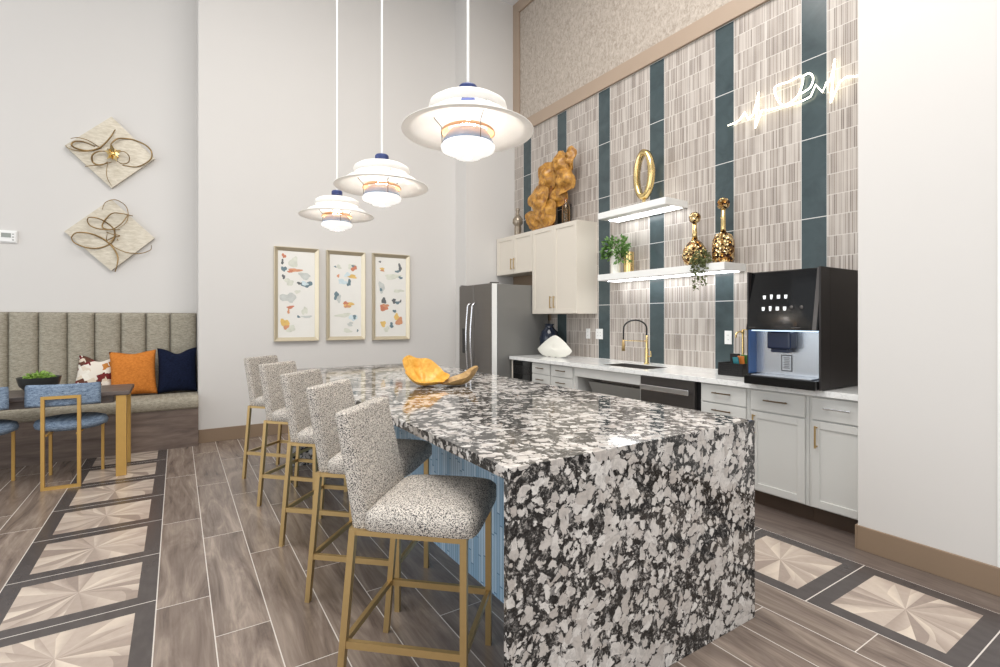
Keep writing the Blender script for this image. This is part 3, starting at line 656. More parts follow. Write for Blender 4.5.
# ------------------------------------------------------------------ coffee machine
t = thing('coffee_machine', 'large black bean-to-cup coffee machine with lit steel dispensing bay', 'coffee machine', (3.80, 1.855, 0.918))
T = Matrix.Translation((-3.80, -1.855, -0.918))
m = MB(); m.x = T
m.box(3.64, 4.16, 1.60, 2.11, 0.922, 1.735, 0.004)                      # rear cabinet
m.box(3.515, 3.642, 1.60, 1.612, 0.922, 1.735, 0.003).box(3.53, 3.642, 2.098, 2.11, 0.922, 1.735, 0.003)
m.build('housing', M['blackside'], t)
m = MB(); m.x = T; m.prism([(3.50, 1.312), (3.64, 1.312), (3.64, 1.733), (3.585, 1.733), (3.575, 1.725)], 'y', 1.6125, 2.0975); m.build('front_panel', M['blackgloss'], t)
m = MB(); m.x = T; m.prism([(3.497, 1.312), (3.517, 1.312), (3.585, 1.733), (3.570, 1.733)], 'y', 1.62, 1.645); m.build('side_rib', M['steeldark'], t)
m = MB(); m.x = T; m.box(3.47, 3.642, 1.6125, 2.0975, 0.922, 0.985, 0.006); m.build('drip_tray', M['blackgloss'], t)
m = MB(); m.x = T; m.box(3.50, 3.63, 1.65, 2.06, 0.9852, 0.992, 0.002)
m.build('drip_grate', M['steelbright'], t)
m = MB(); m.x = T; m.box(3.628, 3.6385, 1.6125, 2.0975, 0.993, 1.311); m.build('bay_panel', M['steelbright'], t)
m = MB(); m.x = T; m.box(3.53, 3.627, 1.613, 1.618, 0.993, 1.311).box(3.53, 3.627, 2.092, 2.0975, 0.993, 1.311)
m.build('bay_cheek', M['baycheek'], t)['label'] = 'blue cheeks of the dispensing bay'
m = MB(); m.x = T; m.box(3.54, 3.60, 1.63, 2.08, 1.3035, 1.3115); m.build('bay_light', M['ledblue'], t)
m = MB(); m.x = T; m.box(3.525, 3.627, 1.80, 1.96, 1.18, 1.303, 0.014).box(3.54, 3.61, 1.82, 1.94, 1.155, 1.181, 0.006)
M['nozzle'] = plain('navy_plastic', lin(28, 38, 62), 0.2); m.build('nozzle_head', M['nozzle'], t)
m = MB(); m.x = T
m.box(3.6255, 3.628, 1.835, 1.91, 1.02, 1.135); m.cur = 1
m.box(3.6245, 3.6256, 1.841, 1.904, 1.026, 1.129); m.cur = 0
for k in range(7): m.box(3.6235, 3.6246, 1.851+0.004*(k % 2), 1.894-0.003*(k % 3), 1.113-k*0.012, 1.117-k*0.012)
m.build('notice', [M['dark'], M['steelbright']], t)['label'] = 'small framed notice on steel panel'
def px_panel(z): return 3.50+(z-1.312)/(1.725-1.312)*(3.575-3.50)
m = MB(); m.x = T
for r, z in enumerate((1.545, 1.462)):
    for c in range(4):
        y = 1.985-c*0.050; x = px_panel(z)-0.0035; w2 = 0.0105
        k = (r*4+c) % 4
        if k in (0, 3): m.prism([(y-w2*0.8, z-0.013), (y+w2*0.8, z-0.013), (y+w2, z+0.013), (y-w2, z+0.013)], 'x', x, x+0.003)
        elif k == 1: m.prism([(y-w2*0.6, z-0.015), (y+w2*0.6, z-0.015), (y+w2*0.9, z+0.018), (y-w2*0.9, z+0.018)], 'x', x, x+0.003)
        else: m.prism([(y-w2, z-0.012), (y+w2, z-0.012), (y+w2, z+0.014), (y-w2, z+0.014)], 'x', x, x+0.003)
        m.box(x, x+0.003, y-w2, y+w2, z-0.030, z-0.0265)
m.build('drink_icons', M['icon'], t)['label'] = 'eight lit white cup icons on black panel'
m = MB(); m.x = T
for yy in (1.79, 1.725): m.ball((px_panel(1.47)-0.002, yy, 1.47), 0.012, 12, (0.4, 1, 1))
m.box(px_panel(1.34)-0.002, px_panel(1.34)+0.001, 1.72, 1.78, 1.325, 1.333).box(px_panel(1.34)-0.002, px_panel(1.34)+0.001, 2.03, 2.08, 1.325, 1.333)
m.build('button', M['steeldark'], t)

# caddy with packets
t = thing('condiment_caddy', 'black woven-look caddy on the counter left of the coffee machine', 'caddy', (3.99, 2.455, 0.918))
m = MB(); m.box(-0.13, 0.13, -0.11, 0.11, 0.0, 0.006)
for x in (-0.13, 0.124): m.box(x, x+0.006, -0.11, 0.11, 0.006, 0.105)
for y in (-0.11, 0.104): m.box(-0.124, 0.124, y, y+0.006, 0.006, 0.105)
for k in range(14):
    for i in range(6): m.box(-0.133, -0.130, -0.108+k*0.0155, -0.108+k*0.0155+0.009, 0.008+i*0.0165, 0.018+i*0.0165)
m.build('box', M['black'], t)
tag(MB().box(3.93, 3.97, 2.43, 2.50, 0.925, 1.10, 0.006).build('pod_box', M['black']), 'small black carton standing upright in the caddy', 'carton')
cols = [lin(40, 120, 130), lin(220, 130, 60), lin(70, 120, 60), lin(235, 235, 230)]
for k, (nm, lb) in enumerate((('teal', 'teal paper packet standing at the front of the caddy'), ('orange', 'orange paper packet in the caddy nearest the coffee machine'), ('green', 'green paper packet in the middle of the caddy'), ('white', 'white paper packet at the back of the caddy'))):
    pm = plain('packet_'+nm, cols[k], 0.4)
    o = MB().box(-0.004, 0.004, -0.028, 0.028, 0, 0.15+0.008*k, 0.002).build('paper_packet', pm)
    o.location = (3.90+0.045*k, 2.405-0.01*(k % 2), 0.926); o.rotation_euler = (0.06*(k-1.5), -0.12, 0.2*(k-1)); tag(o, lb, 'packet')

# outlets
def outlet(y, z, wd, label, duplex=2):
    t = thing('wall_outlet', label, 'outlet', (KX-0.004, y, z))
    MB().box(-0.004, 0.004, -wd/2, wd/2, -0.062, 0.062, 0.003).build('cover_plate', M['plate'], t)
    m = MB()
    n = 1 if wd < 0.09 else 2
    for q in range(n):
        yy = (q-(n-1)/2)*0.046
        for dz in (-0.02, 0.02): m.box(-0.0055, -0.0042, yy-0.014, yy+0.014, dz-0.013, dz+0.013, 0.001)
    m.build('socket', M['plate'], t)
    m = MB()
    for q in range(n):
        yy = (q-(n-1)/2)*0.046
        for dz in (-0.02, 0.02): m.box(-0.0065, -0.0056, yy-0.007, yy-0.005, dz-0.005, dz+0.005).box(-0.0065, -0.0056, yy+0.005, yy+0.007, dz-0.005, dz+0.005)
    m.build('slot', M['dark'], t)
outlet(4.60, 1.21, 0.07, 'single white wall outlet on ribbed tile under the tall cabinet')
outlet(4.405, 1.21, 0.115, 'double white wall outlet beside the dark tile strip left of faucet')
outlet(2.73, 1.22, 0.07, 'white wall outlet on dark tile strip near the coffee machine')

# ------------------------------------------------------------------ neon sign
t = thing('neon_sign', 'warm white neon sign of a coffee cup within a heartbeat line', 'neon sign', (KX-0.03, 2.2, 3.2))
def nz(pts): return [(0, y-2.2, z-3.2) for y, z in pts]
left = nz([(2.715, 3.163), (2.64, 3.165), (2.599, 3.179), (2.556, 3.228), (2.52, 3.152), (2.478, 3.185), (2.428, 3.357), (2.458, 3.057), (2.40, 3.191), (2.33, 3.17), (2.218, 3.164)])
MB().tube(left, 0.0065, 8).build('pulse_tube', M['neon'], t)
cup = spline(nz([(2.218, 3.164), (2.262, 3.225), (2.290, 3.345), (2.18, 3.348), (2.069, 3.352), (2.078, 3.251), (2.128, 3.184), (2.218, 3.164)]), 5)
MB().tube(cup, 0.0065, 8).build('cup_tube', M['neon'], t)
MB().tube(spline(nz([(2.07, 3.345), (2.015, 3.352), (1.985, 3.30), (2.010, 3.235), (2.088, 3.212)]), 6), 0.0065, 8).build('handle_tube', M['neon'], t)
MB().tube(spline(nz([(2.19, 3.150), (2.08, 3.150), (2.005, 3.162)]), 5), 0.0065, 8).build('saucer_tube', M['neon'], t)
right = nz([(2.005, 3.162), (1.967, 3.242), (1.917, 3.163), (1.887, 3.231), (1.863, 3.228), (1.831, 3.385), (1.857, 3.061), (1.798, 3.195), (1.752, 3.215), (1.684, 3.194), (1.55, 3.195)])
MB().tube(right, 0.0065, 8).build('pulse_tube', M['neon'], t)
m = MB()
for y, z in ((2.64, 3.165), (2.33, 3.17), (2.18, 3.348), (1.917, 3.163), (1.70, 3.197)): m.tube([(0.0, y-2.2, z-3.2), (0.029, y-2.2, z-3.2)], 0.004, 6)
m.build('standoff', M['white'], t)

# ------------------------------------------------------------------ shelf objects
t = thing('ring_sculpture', 'gold open oval ring sculpture on the upper floating shelf', 'sculpture', (4.10, 3.575, 2.564))
MB().box(-0.05, 0.05, -0.04, 0.04, 0, 0.02, 0.004).box(-0.012, 0.012, -0.012, 0.012, 0.02, 0.075).build('stand', M['goldbright'], t)
m = MB(); N = 40
ringv = []; fs = []
for i in range(N):
    a = 2*PI*i/N
    for (ro, dx) in ((0.0, -0.022), (0.0, 0.022), (-0.040, 0.045), (-0.054, 0.0), (-0.040, -0.045)):
        ry = 0.128+ro; rz = 0.262+ro*1.15; ringv.append((dx, ry*math.cos(a), 0.335+rz*math.sin(a)))
for i in range(N):
    for k in range(5): fs.append((i*5+k, i*5+(k+1) % 5, ((i+1) % N)*5+(k+1) % 5, ((i+1) % N)*5+k))
m.add(ringv, fs, True); m.x = Matrix.Identity(4); m.build('ring', M['goldbright'], t)

def leaf_blob(mb, c, n, r, rnd, size=0.03, sq=(1, 1, 1)):
    for _ in range(n):
        th = rnd.uniform(0, 2*PI); ph = math.acos(rnd.uniform(-0.6, 1)); rr = r*rnd.uniform(0.35, 1)
        d = Vector((math.sin(ph)*math.cos(th)*sq[0], math.sin(ph)*math.sin(th)*sq[1], math.cos(ph)*sq[2]))
        p = Vector(c)+d*rr; side = d.cross(Vector((rnd.uniform(-1, 1), rnd.uniform(-1, 1), rnd.uniform(-1, 1)))).normalized(); ax = (d+Vector((0, 0, rnd.uniform(-0.9, 0.4)))).normalized()
        s = size*rnd.uniform(0.6, 1.2); nn = ax.cross(side).normalized()*s*0.15
        mb.add([tuple(p), tuple(p+ax*s*0.5+side*s*0.38+nn), tuple(p+ax*s*1.15), tuple(p+ax*s*0.5-side*s*0.38+nn), tuple(p+ax*s*0.55-nn)], [(0, 1, 4), (1, 2, 4), (2, 3, 4), (3, 0, 4)])
rnd = random.Random(4)
t = thing('potted_plant', 'bushy green plant in a tall white pot on the lower shelf', 'plant', (4.08, 3.955, 1.884))
MB().lathe([(0.050, 0), (0.054, 0.01), (0.056, 0.27), (0.052, 0.275), (0.048, 0.255), (0.001, 0.255)], 28).build('pot', M['porcelain'], t)
m = MB(); leaf_blob(m, (0, 0, 0.27), 230, 0.15, rnd, 0.046, (0.8, 1.0, 1.0)); leaf_blob(m, (-0.03, 0.10, 0.24), 50, 0.07, rnd, 0.042, (0.8, 1.0, 1.1)); leaf_blob(m, (-0.03, -0.13, 0.18), 80, 0.09, rnd, 0.042, (0.8, 1.0, 1.4)); m.build('foliage', M['leaf'], t)
tag(MB().lathe([(0.052, 0), (0.055, 0.006), (0.055, 0.235), (0.05, 0.238), (0.048, 0.02), (0.001, 0.02)], 28, (4.15, 3.83, 1.884)).build('gold_cylinder_vase', M['goldbright']), 'gold cylinder vase beside the white plant pot', 'vase')
t = thing('nugget_bottle', 'round-bodied gold nugget bottle vase, left of the pair on the shelf', 'vase', (4.10, 2.965, 1.884), 0, 'gold nugget bottles on the lower shelf')
MB().lathe([(0.05, 0), (0.09, 0.03), (0.115, 0.09), (0.105, 0.16), (0.065, 0.22), (0.028, 0.255)], 28).build('body', M['mercury'], t)
MB().lathe([(0.028, 0.25), (0.022, 0.30), (0.020, 0.42)], 16).build('neck', M['goldbright'], t)
MB().ball((0, 0, 0.46), 0.055, 16).build('stopper', M['mercury'], t)
t = thing('nugget_bottle', 'straighter, taller gold nugget bottle vase, right of the pair on the shelf', 'vase', (4.12, 2.685, 1.884), 0, 'gold nugget bottles on the lower shelf')
MB().lathe([(0.075, 0), (0.092, 0.03), (0.095, 0.14), (0.090, 0.21), (0.07, 0.26), (0.028, 0.285)], 28).build('body', M['mercury'], t)
MB().lathe([(0.026, 0.28), (0.020, 0.32), (0.018, 0.50)], 16).build('neck', M['goldbright'], t)
MB().ball((0, 0, 0.54), 0.055, 16).build('stopper', M['mercury'], t)
t = thing('trailing_plant', 'small trailing succulent hanging over the lower shelf edge between gold bottles', 'plant', (3.975, 2.80, 1.884))
MB().lathe([(0.032, 0), (0.04, 0.05), (0.036, 0.05), (0.001, 0.04)], 16).build('pot', M['soil'], t)
m = MB(); leaf_blob(m, (0, 0, 0.06), 90, 0.075, rnd, 0.03)
for k, (dy, ln) in enumerate(((-0.045, 0.22), (-0.01, 0.12), (0.03, 0.24), (0.055, 0.14), (-0.07, 0.09))):
    for q in range(int(ln/0.012)):
        leaf_blob(m, (-0.042, dy+0.004*math.sin(q), 0.04-q*0.014), 4, 0.014, rnd, 0.026)
m.build('foliage', M['leaf2'], t)

# ------------------------------------------------------------------ things on the cabinets
t = thing('carved_sculpture', 'amber carved wood sculpture of stacked ruffled petals atop cabinets', 'sculpture', (4.09, 5.08, 2.562))
rs = random.Random(9)
def petal(cy, cz, ry, rz, dx, tilt, seed, mat):
    r_ = random.Random(seed); ph = [r_.uniform(0, 6.28) for _ in range(4)]
    nr, na = 9, 40; vs = []; fs = []
    for side in (0, 1):
        for j in range(nr+1):
            q = j/nr
            for i in range(na):
                a = 2*PI*i/na; e = 1+0.09*math.sin(3*a+ph[0])+0.07*math.sin(5*a+ph[1])+0.03*math.sin(11*a+ph[2])
                y = ry*q*e*math.cos(a); z = rz*q*e*math.sin(a)
                x = 0.022*math.sin(3*a+ph[3]+2.5*q)*q+0.06*q*q-0.04+0.018*math.cos(9*q)+(0.012 if side else -0.012)*(1-0.75*q)
                yy = y*math.cos(tilt)-z*math.sin(tilt); zz = y*math.sin(tilt)+z*math.cos(tilt); vs.append((dx+x, cy+yy, cz+zz))
    L_ = (nr+1)*na
    for s_ in (0, 1):
        for j in range(nr):
            for i in range(na): b = s_*L_; fs.append((b+j*na+i, b+j*na+(i+1) % na, b+(j+1)*na+(i+1) % na, b+(j+1)*na+i))
    for i in range(na): fs.append((nr*na+i, nr*na+(i+1) % na, L_+nr*na+(i+1) % na, L_+nr*na+i))
    MB().add(vs, fs, True).build('petal', mat, t)
petal(0.36, 0.17, 0.22, 0.165, 0.0, 0.2, 1, M['amberwood']); petal(0.08, 0.20, 0.20, 0.195, -0.04, -0.3, 2, M['amberwood'])
petal(0.24, 0.42, 0.20, 0.19, -0.05, 0.4, 3, M['amberwood']); petal(-0.08, 0.42, 0.19, 0.17, 0.02, -0.2, 4, M['amberwood'])
petal(0.10, 0.66, 0.20, 0.21, -0.03, 0.1, 5, M['amberwood']); petal(-0.24, 0.60, 0.21, 0.21, -0.02, 0.6, 6, M['amberwood'])
petal(-0.20, 0.78, 0.15, 0.16, -0.05, -0.1, 7, M['amberwood']); petal(-0.33, 0.82, 0.12, 0.14, 0.0, 0.2, 8, M['amberwood'])
MB().box(-0.07, 0.07, -0.09, 0.28, 0.0, 0.03, 0.006).box(-0.02, 0.02, -0.02, 0.04, 0.03, 0.62).build('base', M['amberdark'], t)
tag(MB().box(-0.03, 0.03, -0.045, 0.045, 0, 0.30, 0.003).build('black_block_vase', M['black']), 'narrow black block vase between the wood sculpture and amber bottle', 'vase').location = (4.215, 4.93, 2.562)
tag(MB().lathe([(0.05, 0), (0.052, 0.01), (0.052, 0.20), (0.045, 0.25), (0.022, 0.275), (0.022, 0.335), (0.018, 0.335), (0.018, 0.275), (0.04, 0.245), (0.047, 0.2), (0.047, 0.015), (0.001, 0.015)], 24).build('amber_bottle', M['amberglass']), 'amber glass bottle on tall cabinet, right of the carved sculpture', 'bottle').location = (4.08, 4.80, 2.562)
tag(MB().lathe([(0.045, 0), (0.05, 0.01), (0.05, 0.13), (0.045, 0.16), (0.075, 0.20), (0.07, 0.26), (0.03, 0.31), (0.022, 0.34), (0.03, 0.39), (0.025, 0.41), (0.001, 0.41)], 24).build('smoky_bottle', plain('pewter_glaze', lin(150, 138, 122), 0.2, 0.5, 0.2, 14)), 'pewter coloured stoppered jar at the far left above the fridge', 'jar').location = (4.1, 5.88, 2.562)

# ------------------------------------------------------------------ things on the counter
t = thing('floor_vase', 'dark navy glazed round vase in the counter corner behind the fan plate', 'vase', (4.06, 5.105, 0.918))
MB().lathe([(0.07, 0), (0.09, 0.03), (0.125, 0.14), (0.130, 0.22), (0.105, 0.31), (0.06, 0.355), (0.05, 0.385), (0.065, 0.41), (0.055, 0.41), (0.04, 0.385), (0.001, 0.36)], 32).build('body', M['navyvase'], t)
t.name = 'navy_vase'
t = thing('fan_plate', 'pale shell-like fan shaped plate standing on the white counter', 'plate', (3.90, 4.83, 0.918), math.radians(4))
m = MB(); N = 26; vs = []; fs = []
out = []
for i in range(N+1): s_ = -1+2*i/N; out.append((0.31*s_, 0.09+0.18*(1-abs(s_)**1.45)))
outer = [(y, z) for y, z in out]
low = [(0.31, 0.09), (0.27, 0.05), (0.20, 0.015), (0.12, 0.0), (-0.12, 0.0), (-0.20, 0.015), (-0.27, 0.05), (-0.31, 0.09)]
poly = outer+low[1:-1]
cy0, cz0 = 0.0, 0.11
nr = 7; ring_n = len(poly)
for side in (0, 1):
    for j in range(nr+1):
        q = j/nr
        for y, z in poly: vs.append((0.09*(z-0.0)+0.03*q*q+(0.008 if side else -0.008)*(1-0.5*q)-0.02, cy0+(y-cy0)*q, cz0+(z-cz0)*q))
L_ = (nr+1)*ring_n
for s_ in (0, 1):
    for j in range(nr):
        for i in range(ring_n): b = s_*L_; fs.append((b+j*ring_n+i, b+j*ring_n+(i+1) % ring_n, b+(j+1)*ring_n+(i+1) % ring_n, b+(j+1)*ring_n+i))
for i in range(ring_n): fs.append((nr*ring_n+i, nr*ring_n+(i+1) % ring_n, L_+nr*ring_n+(i+1) % ring_n, L_+nr*ring_n+i))
m.add(vs, fs, True); m.build('shell', M['porcelain'], t)
m = MB(); m.tube([(-0.03, -0.06, 0.004), (0.05, -0.05, 0.003), (0.09, 0.0, 0.003), (0.05, 0.05, 0.003), (-0.03, 0.06, 0.004)], 0.003, 6); m.build('wire_stand', M['dark'], t)


# island bowl: curled leaf-like wood bowls
t = thing('leaf_bowl', 'honey yellow curled leaf sculpture bowl on the granite island', 'decorative bowl', (1.55, 3.22, 0.918))
def curl(cx_, cy_, rx, ry, h0, h1, dirang, seed, mat, name):
    """a ruffled shell: low on one side, high on the other"""
    r_ = random.Random(seed); ph = [r_.uniform(0, 6.28) for _ in range(3)]; nr, na = 10, 44; vs = []; fs = []
    for side in (0, 1):
        for j in range(nr+1):
            q = j/nr
            for i in range(na):
                a = 2*PI*i/na; e = 1+0.07*math.sin(3*a+ph[0])+0.05*math.sin(7*a+ph[1])+0.02*math.sin(13*a+ph[2])
                lift = h0+(h1-h0)*(0.5+0.5*math.cos(a-dirang))**1.6
                x = cx_+rx*e*math.cos(a)*(q**0.8)*(1-0.12*q*lift*4); y = cy_+ry*e*math.sin(a)*(q**0.8)*(1-0.12*q*lift*4)
                z = lift*q**1.9*(1+0.08*math.sin(5*a+ph[1]))+(0.010*(1-q*0.7) if side else 0.002); vs.append((x, y, z))
    L2 = (nr+1)*na
    for s_ in (0, 1):
        for j in range(nr):
            for i in range(na): b = s_*L2; fs.append((b+j*na+i, b+j*na+(i+1) % na, b+(j+1)*na+(i+1) % na, b+(j+1)*na+i))
    for i in range(na): fs.append((nr*na+i, nr*na+(i+1) % na, L2+nr*na+(i+1) % na, L2+nr*na+i))
    MB().add(vs, fs, True).build(name, mat, t)
curl(-0.07, 0.05, 0.17, 0.16, 0.035, 0.20, math.radians(100), 3, M['honey'], 'large_leaf')
curl(0.13, -0.07, 0.16, 0.12, 0.02, 0.13, math.radians(-15), 8, M['tan'], 'small_leaf')

# ------------------------------------------------------------------ framed art
rb = random.Random(21)
def framed(x0, x1, z0, z1, label, blobs):
    t = thing('framed_art', label, 'framed picture', ((x0+x1)/2, BY, z0), 0, 'three framed abstract prints on the picture wall'); W = (x1-x0)/2; Hh = z1-z0; fw = 0.045; D = 0.05
    m = MB(); e_ = 0.006
    def rect(x, z0, z1, y): return [(-x, y, z0), (x, y, z0), (x, y, z1), (-x, y, z1)]
    rows = [rect(W, 0, Hh, -0.001), rect(W, 0, Hh, -D), rect(W-e_, e_, Hh-e_, -D), rect(W-fw, fw, Hh-fw, -0.016), rect(W-fw, fw, Hh-fw, -0.001)]
    vs = [p for r in rows for p in r]; fs = [(k*4+q, k*4+(q+1) % 4, ((k+1) % 5)*4+(q+1) % 4, ((k+1) % 5)*4+q) for k in range(5) for q in range(4)]
    m.add(vs, fs).build('frame', M['champ'], t)
    a = -W+fw; b = W-fw; l = 0.0
    mats = [M['paper']]; m = MB(); m.box(a+0.0005, b-0.0005, -0.012, -0.002, fw+0.0005, Hh-fw-0.0005)
    y = -0.0122
    for (u, v_, ru, rv, col) in blobs:
        key = 'paint_%d_%d_%d' % col
        if key not in M: M[key] = plain(key, lin(*[0.72*q_+0.28*232 for q_ in col]), 0.6, var=0.25, scale=18)
        if M[key] not in mats: mats.append(M[key])
        m.cur = mats.index(M[key]); n = 18; cx_ = a+l+u*(b-a-2*l); cz_ = fw+l+(1-v_)*(Hh-2*fw-2*l); ph = [rb.uniform(0, 6.28) for _ in range(3)]; y -= 0.00012
        pts = []
        for i in range(n):
            an = 2*PI*i/n; e = 1+0.22*math.sin(2*an+ph[0])+0.18*math.sin(3*an+ph[1])+0.12*math.sin(5*an+ph[2]); pts.append((cx_+0.8*ru*e*math.cos(an), y, cz_+0.85*rv*e*math.sin(an)))
        m.add(pts+[(cx_, y, cz_)], [(i, (i+1) % n, n) for i in range(n)])
    m.build('print', mats, t)
OR, TE, GR, SA, OC, RE, DK, PB = (202, 120, 70), (62, 92, 104), (186, 190, 184), (206, 208, 190), (222, 172, 66), (186, 88, 50), (52, 56, 58), (196, 216, 222)
framed(0.975, 1.492, 1.12, 2.265, 'leftmost abstract print in champagne frame, with grey-blue wash', [
    (.42, .13, .055, .09, SA), (.16, .06, .03, .03, RE), (.12, .13, .02, .035, DK), (.16, .21, .035, .04, TE), (.15, .30, .025, .03, DK), (.45, .22, .085, .03, OR), (.33, .235, .04, .02, RE), (.72, .28, .09, .045, GR), (.30, .36, .06, .05, SA), (.58, .37, .035, .022, DK),
    (.78, .38, .075, .045, TE), (.72, .37, .05, .03, PB), (.52, .47, .035, .03, SA), (.28, .54, .10, .075, GR), (.33, .65, .05, .022, RE), (.28, .70, .02, .03, OR), (.72, .69, .04, .06, SA), (.78, .76, .065, .022, GR), (.55, .76, .02, .02, TE), (.19, .84, .055, .075, OC), (.22, .88, .04, .03, OR), (.35, .90, .06, .05, SA)])
framed(1.586, 2.080, 1.12, 2.262, 'middle abstract print in champagne frame, with sparse orange and teal marks', [
    (.17, .15, .02, .012, TE), (.28, .15, .04, .03, SA), (.70, .14, .06, .05, SA), (.76, .155, .05, .04, RE), (.73, .13, .02, .02, TE), (.26, .26, .025, .02, OR), (.70, .26, .085, .025, OC), (.55, .24, .05, .03, PB), (.60, .34, .035, .05, TE), (.40, .33, .07, .04, PB), (.20, .50, .04, .055, TE), (.28, .54, .04, .05, GR),
    (.58, .61, .10, .035, OC), (.50, .59, .035, .03, RE), (.55, .63, .05, .02, OR), (.42, .74, .12, .03, SA), (.74, .77, .06, .05, PB), (.78, .76, .03, .03, TE), (.64, .85, .05, .03, GR), (.55, .93, .07, .03, SA), (.88, .93, .015, .018, TE)])
framed(2.180, 2.703, 1.11, 2.268, 'rightmost abstract print in champagne frame, with more orange blots', [
    (.15, .06, .018, .018, DK), (.22, .15, .045, .022, OC), (.22, .17, .04, .012, OR), (.80, .12, .03, .06, DK), (.72, .17, .05, .018, TE), (.55, .24, .12, .05, SA), (.82, .25, .035, .022, TE), (.20, .38, .06, .075, GR), (.18, .41, .02, .03, TE), (.75, .42, .08, .03, SA), (.27, .55, .05, .04, DK), (.60, .55, .04, .035, DK), (.72, .57, .05, .02, TE), (.82, .55, .015, .025, DK),
    (.27, .64, .085, .04, RE), (.33, .61, .05, .03, OR), (.62, .68, .028, .028, TE), (.70, .76, .05, .06, OC), (.78, .81, .055, .07, OR), (.25, .84, .055, .04, OC), (.52, .86, .035, .04, TE), (.36, .91, .04, .05, SA)])

# ------------------------------------------------------------------ diamond wall art
def diamond(cx_, cz_, label, rods, flower):
    t = thing('diamond_wall_art', label, 'wall sculpture', (cx_, 7.10, cz_), 0, 'diamond shaped wall sculptures')
    h = 0.40; m = MB(); m.prism([(-h, 0), (0, -h), (h, 0), (0, h)], 'y', -0.045, -0.001); m.build('panel', M['canvas'], t)
    for pts, r in rods:
        q = spline([(x-cx_, -0.075-0.03*math.sin(i*1.3), z-cz_) for i, (x, z) in enumerate(pts)], 7)
        n = len(q); MB().tube(q, [r*0.72*(0.45+0.55*math.sin(PI*(0.1+0.85*k/(n-1)))) for k in range(n)], 8).build('rod', M['bronzegold'], t)
    m = MB()
    for x, z in ((-0.03, 0.02), (0.06, -0.05)): m.tube([(x, -0.085, z), (x, -0.044, z)], 0.006, 6)
    m.build('standoff', M['goldbright'], t)
    if flower:
        m = MB(); r_ = random.Random(3)
        for k in range(11):
            a = 2*PI*k/11; rr = 0.05 if k % 2 else 0.035; b0 = Vector((0.02, -0.095, -0.03)); tip = b0+Vector((rr*1.7*math.cos(a), -0.035+0.02*(k % 3), rr*1.9*math.sin(a))); sd = Vector((-math.sin(a), 0, math.cos(a)))*0.02
            m.add([tuple(b0), tuple((b0+tip)/2+sd+Vector((0, -0.02, 0))), tuple(tip), tuple((b0+tip)/2-sd+Vector((0, -0.005, 0))), tuple((b0+tip)/2+Vector((0, 0.012, 0)))], [(0, 1, 4), (1, 2, 4), (2, 3, 4), (3, 0, 4), (0, 3, 2, 1)])
        m.ball((0.02, -0.105, -0.03), 0.018, 8); m.build('flower', M['goldbright'], t)
M['bronzegold'] = plain('antique_gold', lin(150, 124, 84), 0.32, 0.85, 0.1, 20)
RODS1 = [([(-0.582, 3.505), (-0.614, 3.419), (-0.667, 3.335), (-0.739, 3.268), (-0.832, 3.232), (-0.922, 3.235), (-0.952, 3.261), (-0.922, 3.306), (-0.852, 3.323), (-0.76, 3.291)], 0.013), ([(-0.962, 3.331), (-0.902, 3.345), (-0.821, 3.338), (-0.75, 3.306), (-0.729, 3.284), (-0.811, 3.222), (-0.902, 3.202), (-0.982, 3.224), (-1.006, 3.258)], 0.007), ([(-0.619, 3.277), (-0.614, 3.332), (-0.561, 3.402), (-0.485, 3.431), (-0.398, 3.427), (-0.297, 3.378), (-0.246, 3.304), (-0.263, 3.218), (-0.386, 3.129), (-0.518, 3.127)], 0.012), ([(-0.646, 3.252), (-0.719, 3.23), (-0.775, 3.189), (-0.786, 3.135), (-0.76, 3.1), (-0.698, 3.091), (-0.646, 3.126)], 0.012), ([(-0.842, 3.053), (-0.76, 3.07), (-0.677, 3.101), (-0.614, 3.145)], 0.008), ([(-0.561, 3.248), (-0.507, 3.268), (-0.458, 3.232), (-0.463, 3.17), (-0.518, 3.141), (-0.561, 3.154)], 0.007), ([(-0.646, 3.126), (-0.656, 3.018), (-0.646, 2.939), (-0.614, 2.877)], 0.005)]
RODS2 = [([(-0.694, 2.6), (-0.666, 2.674), (-0.582, 2.72), (-0.496, 2.677), (-0.467, 2.591), (-0.481, 2.481), (-0.553, 2.401)], 0.006), ([(-0.423, 2.559), (-0.524, 2.57), (-0.61, 2.562), (-0.68, 2.477), (-0.694, 2.405), (-0.61, 2.387), (-0.524, 2.458), (-0.467, 2.563)], 0.01), ([(-0.825, 2.462), (-0.804, 2.496), (-0.722, 2.494), (-0.638, 2.446), (-0.589, 2.38), (-0.596, 2.29), (-0.638, 2.233)], 0.01), ([(-0.825, 2.462), (-0.791, 2.404), (-0.694, 2.379), (-0.539, 2.399)], 0.01), ([(-0.958, 2.267), (-0.912, 2.318), (-0.804, 2.324), (-0.694, 2.281), (-0.61, 2.199), (-0.56, 2.096), (-0.56, 2.006), (-0.582, 1.915)], 0.012), ([(-0.958, 2.267), (-0.925, 2.209), (-0.831, 2.168), (-0.722, 2.176), (-0.624, 2.234), (-0.582, 2.318), (-0.593, 2.388)], 0.011), ([(-0.624, 2.234), (-0.567, 2.176), (-0.467, 2.138), (-0.349, 2.143), (-0.259, 2.19), (-0.251, 2.246)], 0.007), ([(-0.659, 2.355), (-0.61, 2.333), (-0.539, 2.322), (-0.61, 2.298), (-0.659, 2.267), (-0.652, 2.329)], 0.007)]
diamond(-0.617, 3.255, 'upper diamond wall art with gold loops and a gold flower knot', RODS1, True)
diamond(-0.620, 2.330, 'lower diamond wall art with looping gold rods and no flower', RODS2, False)

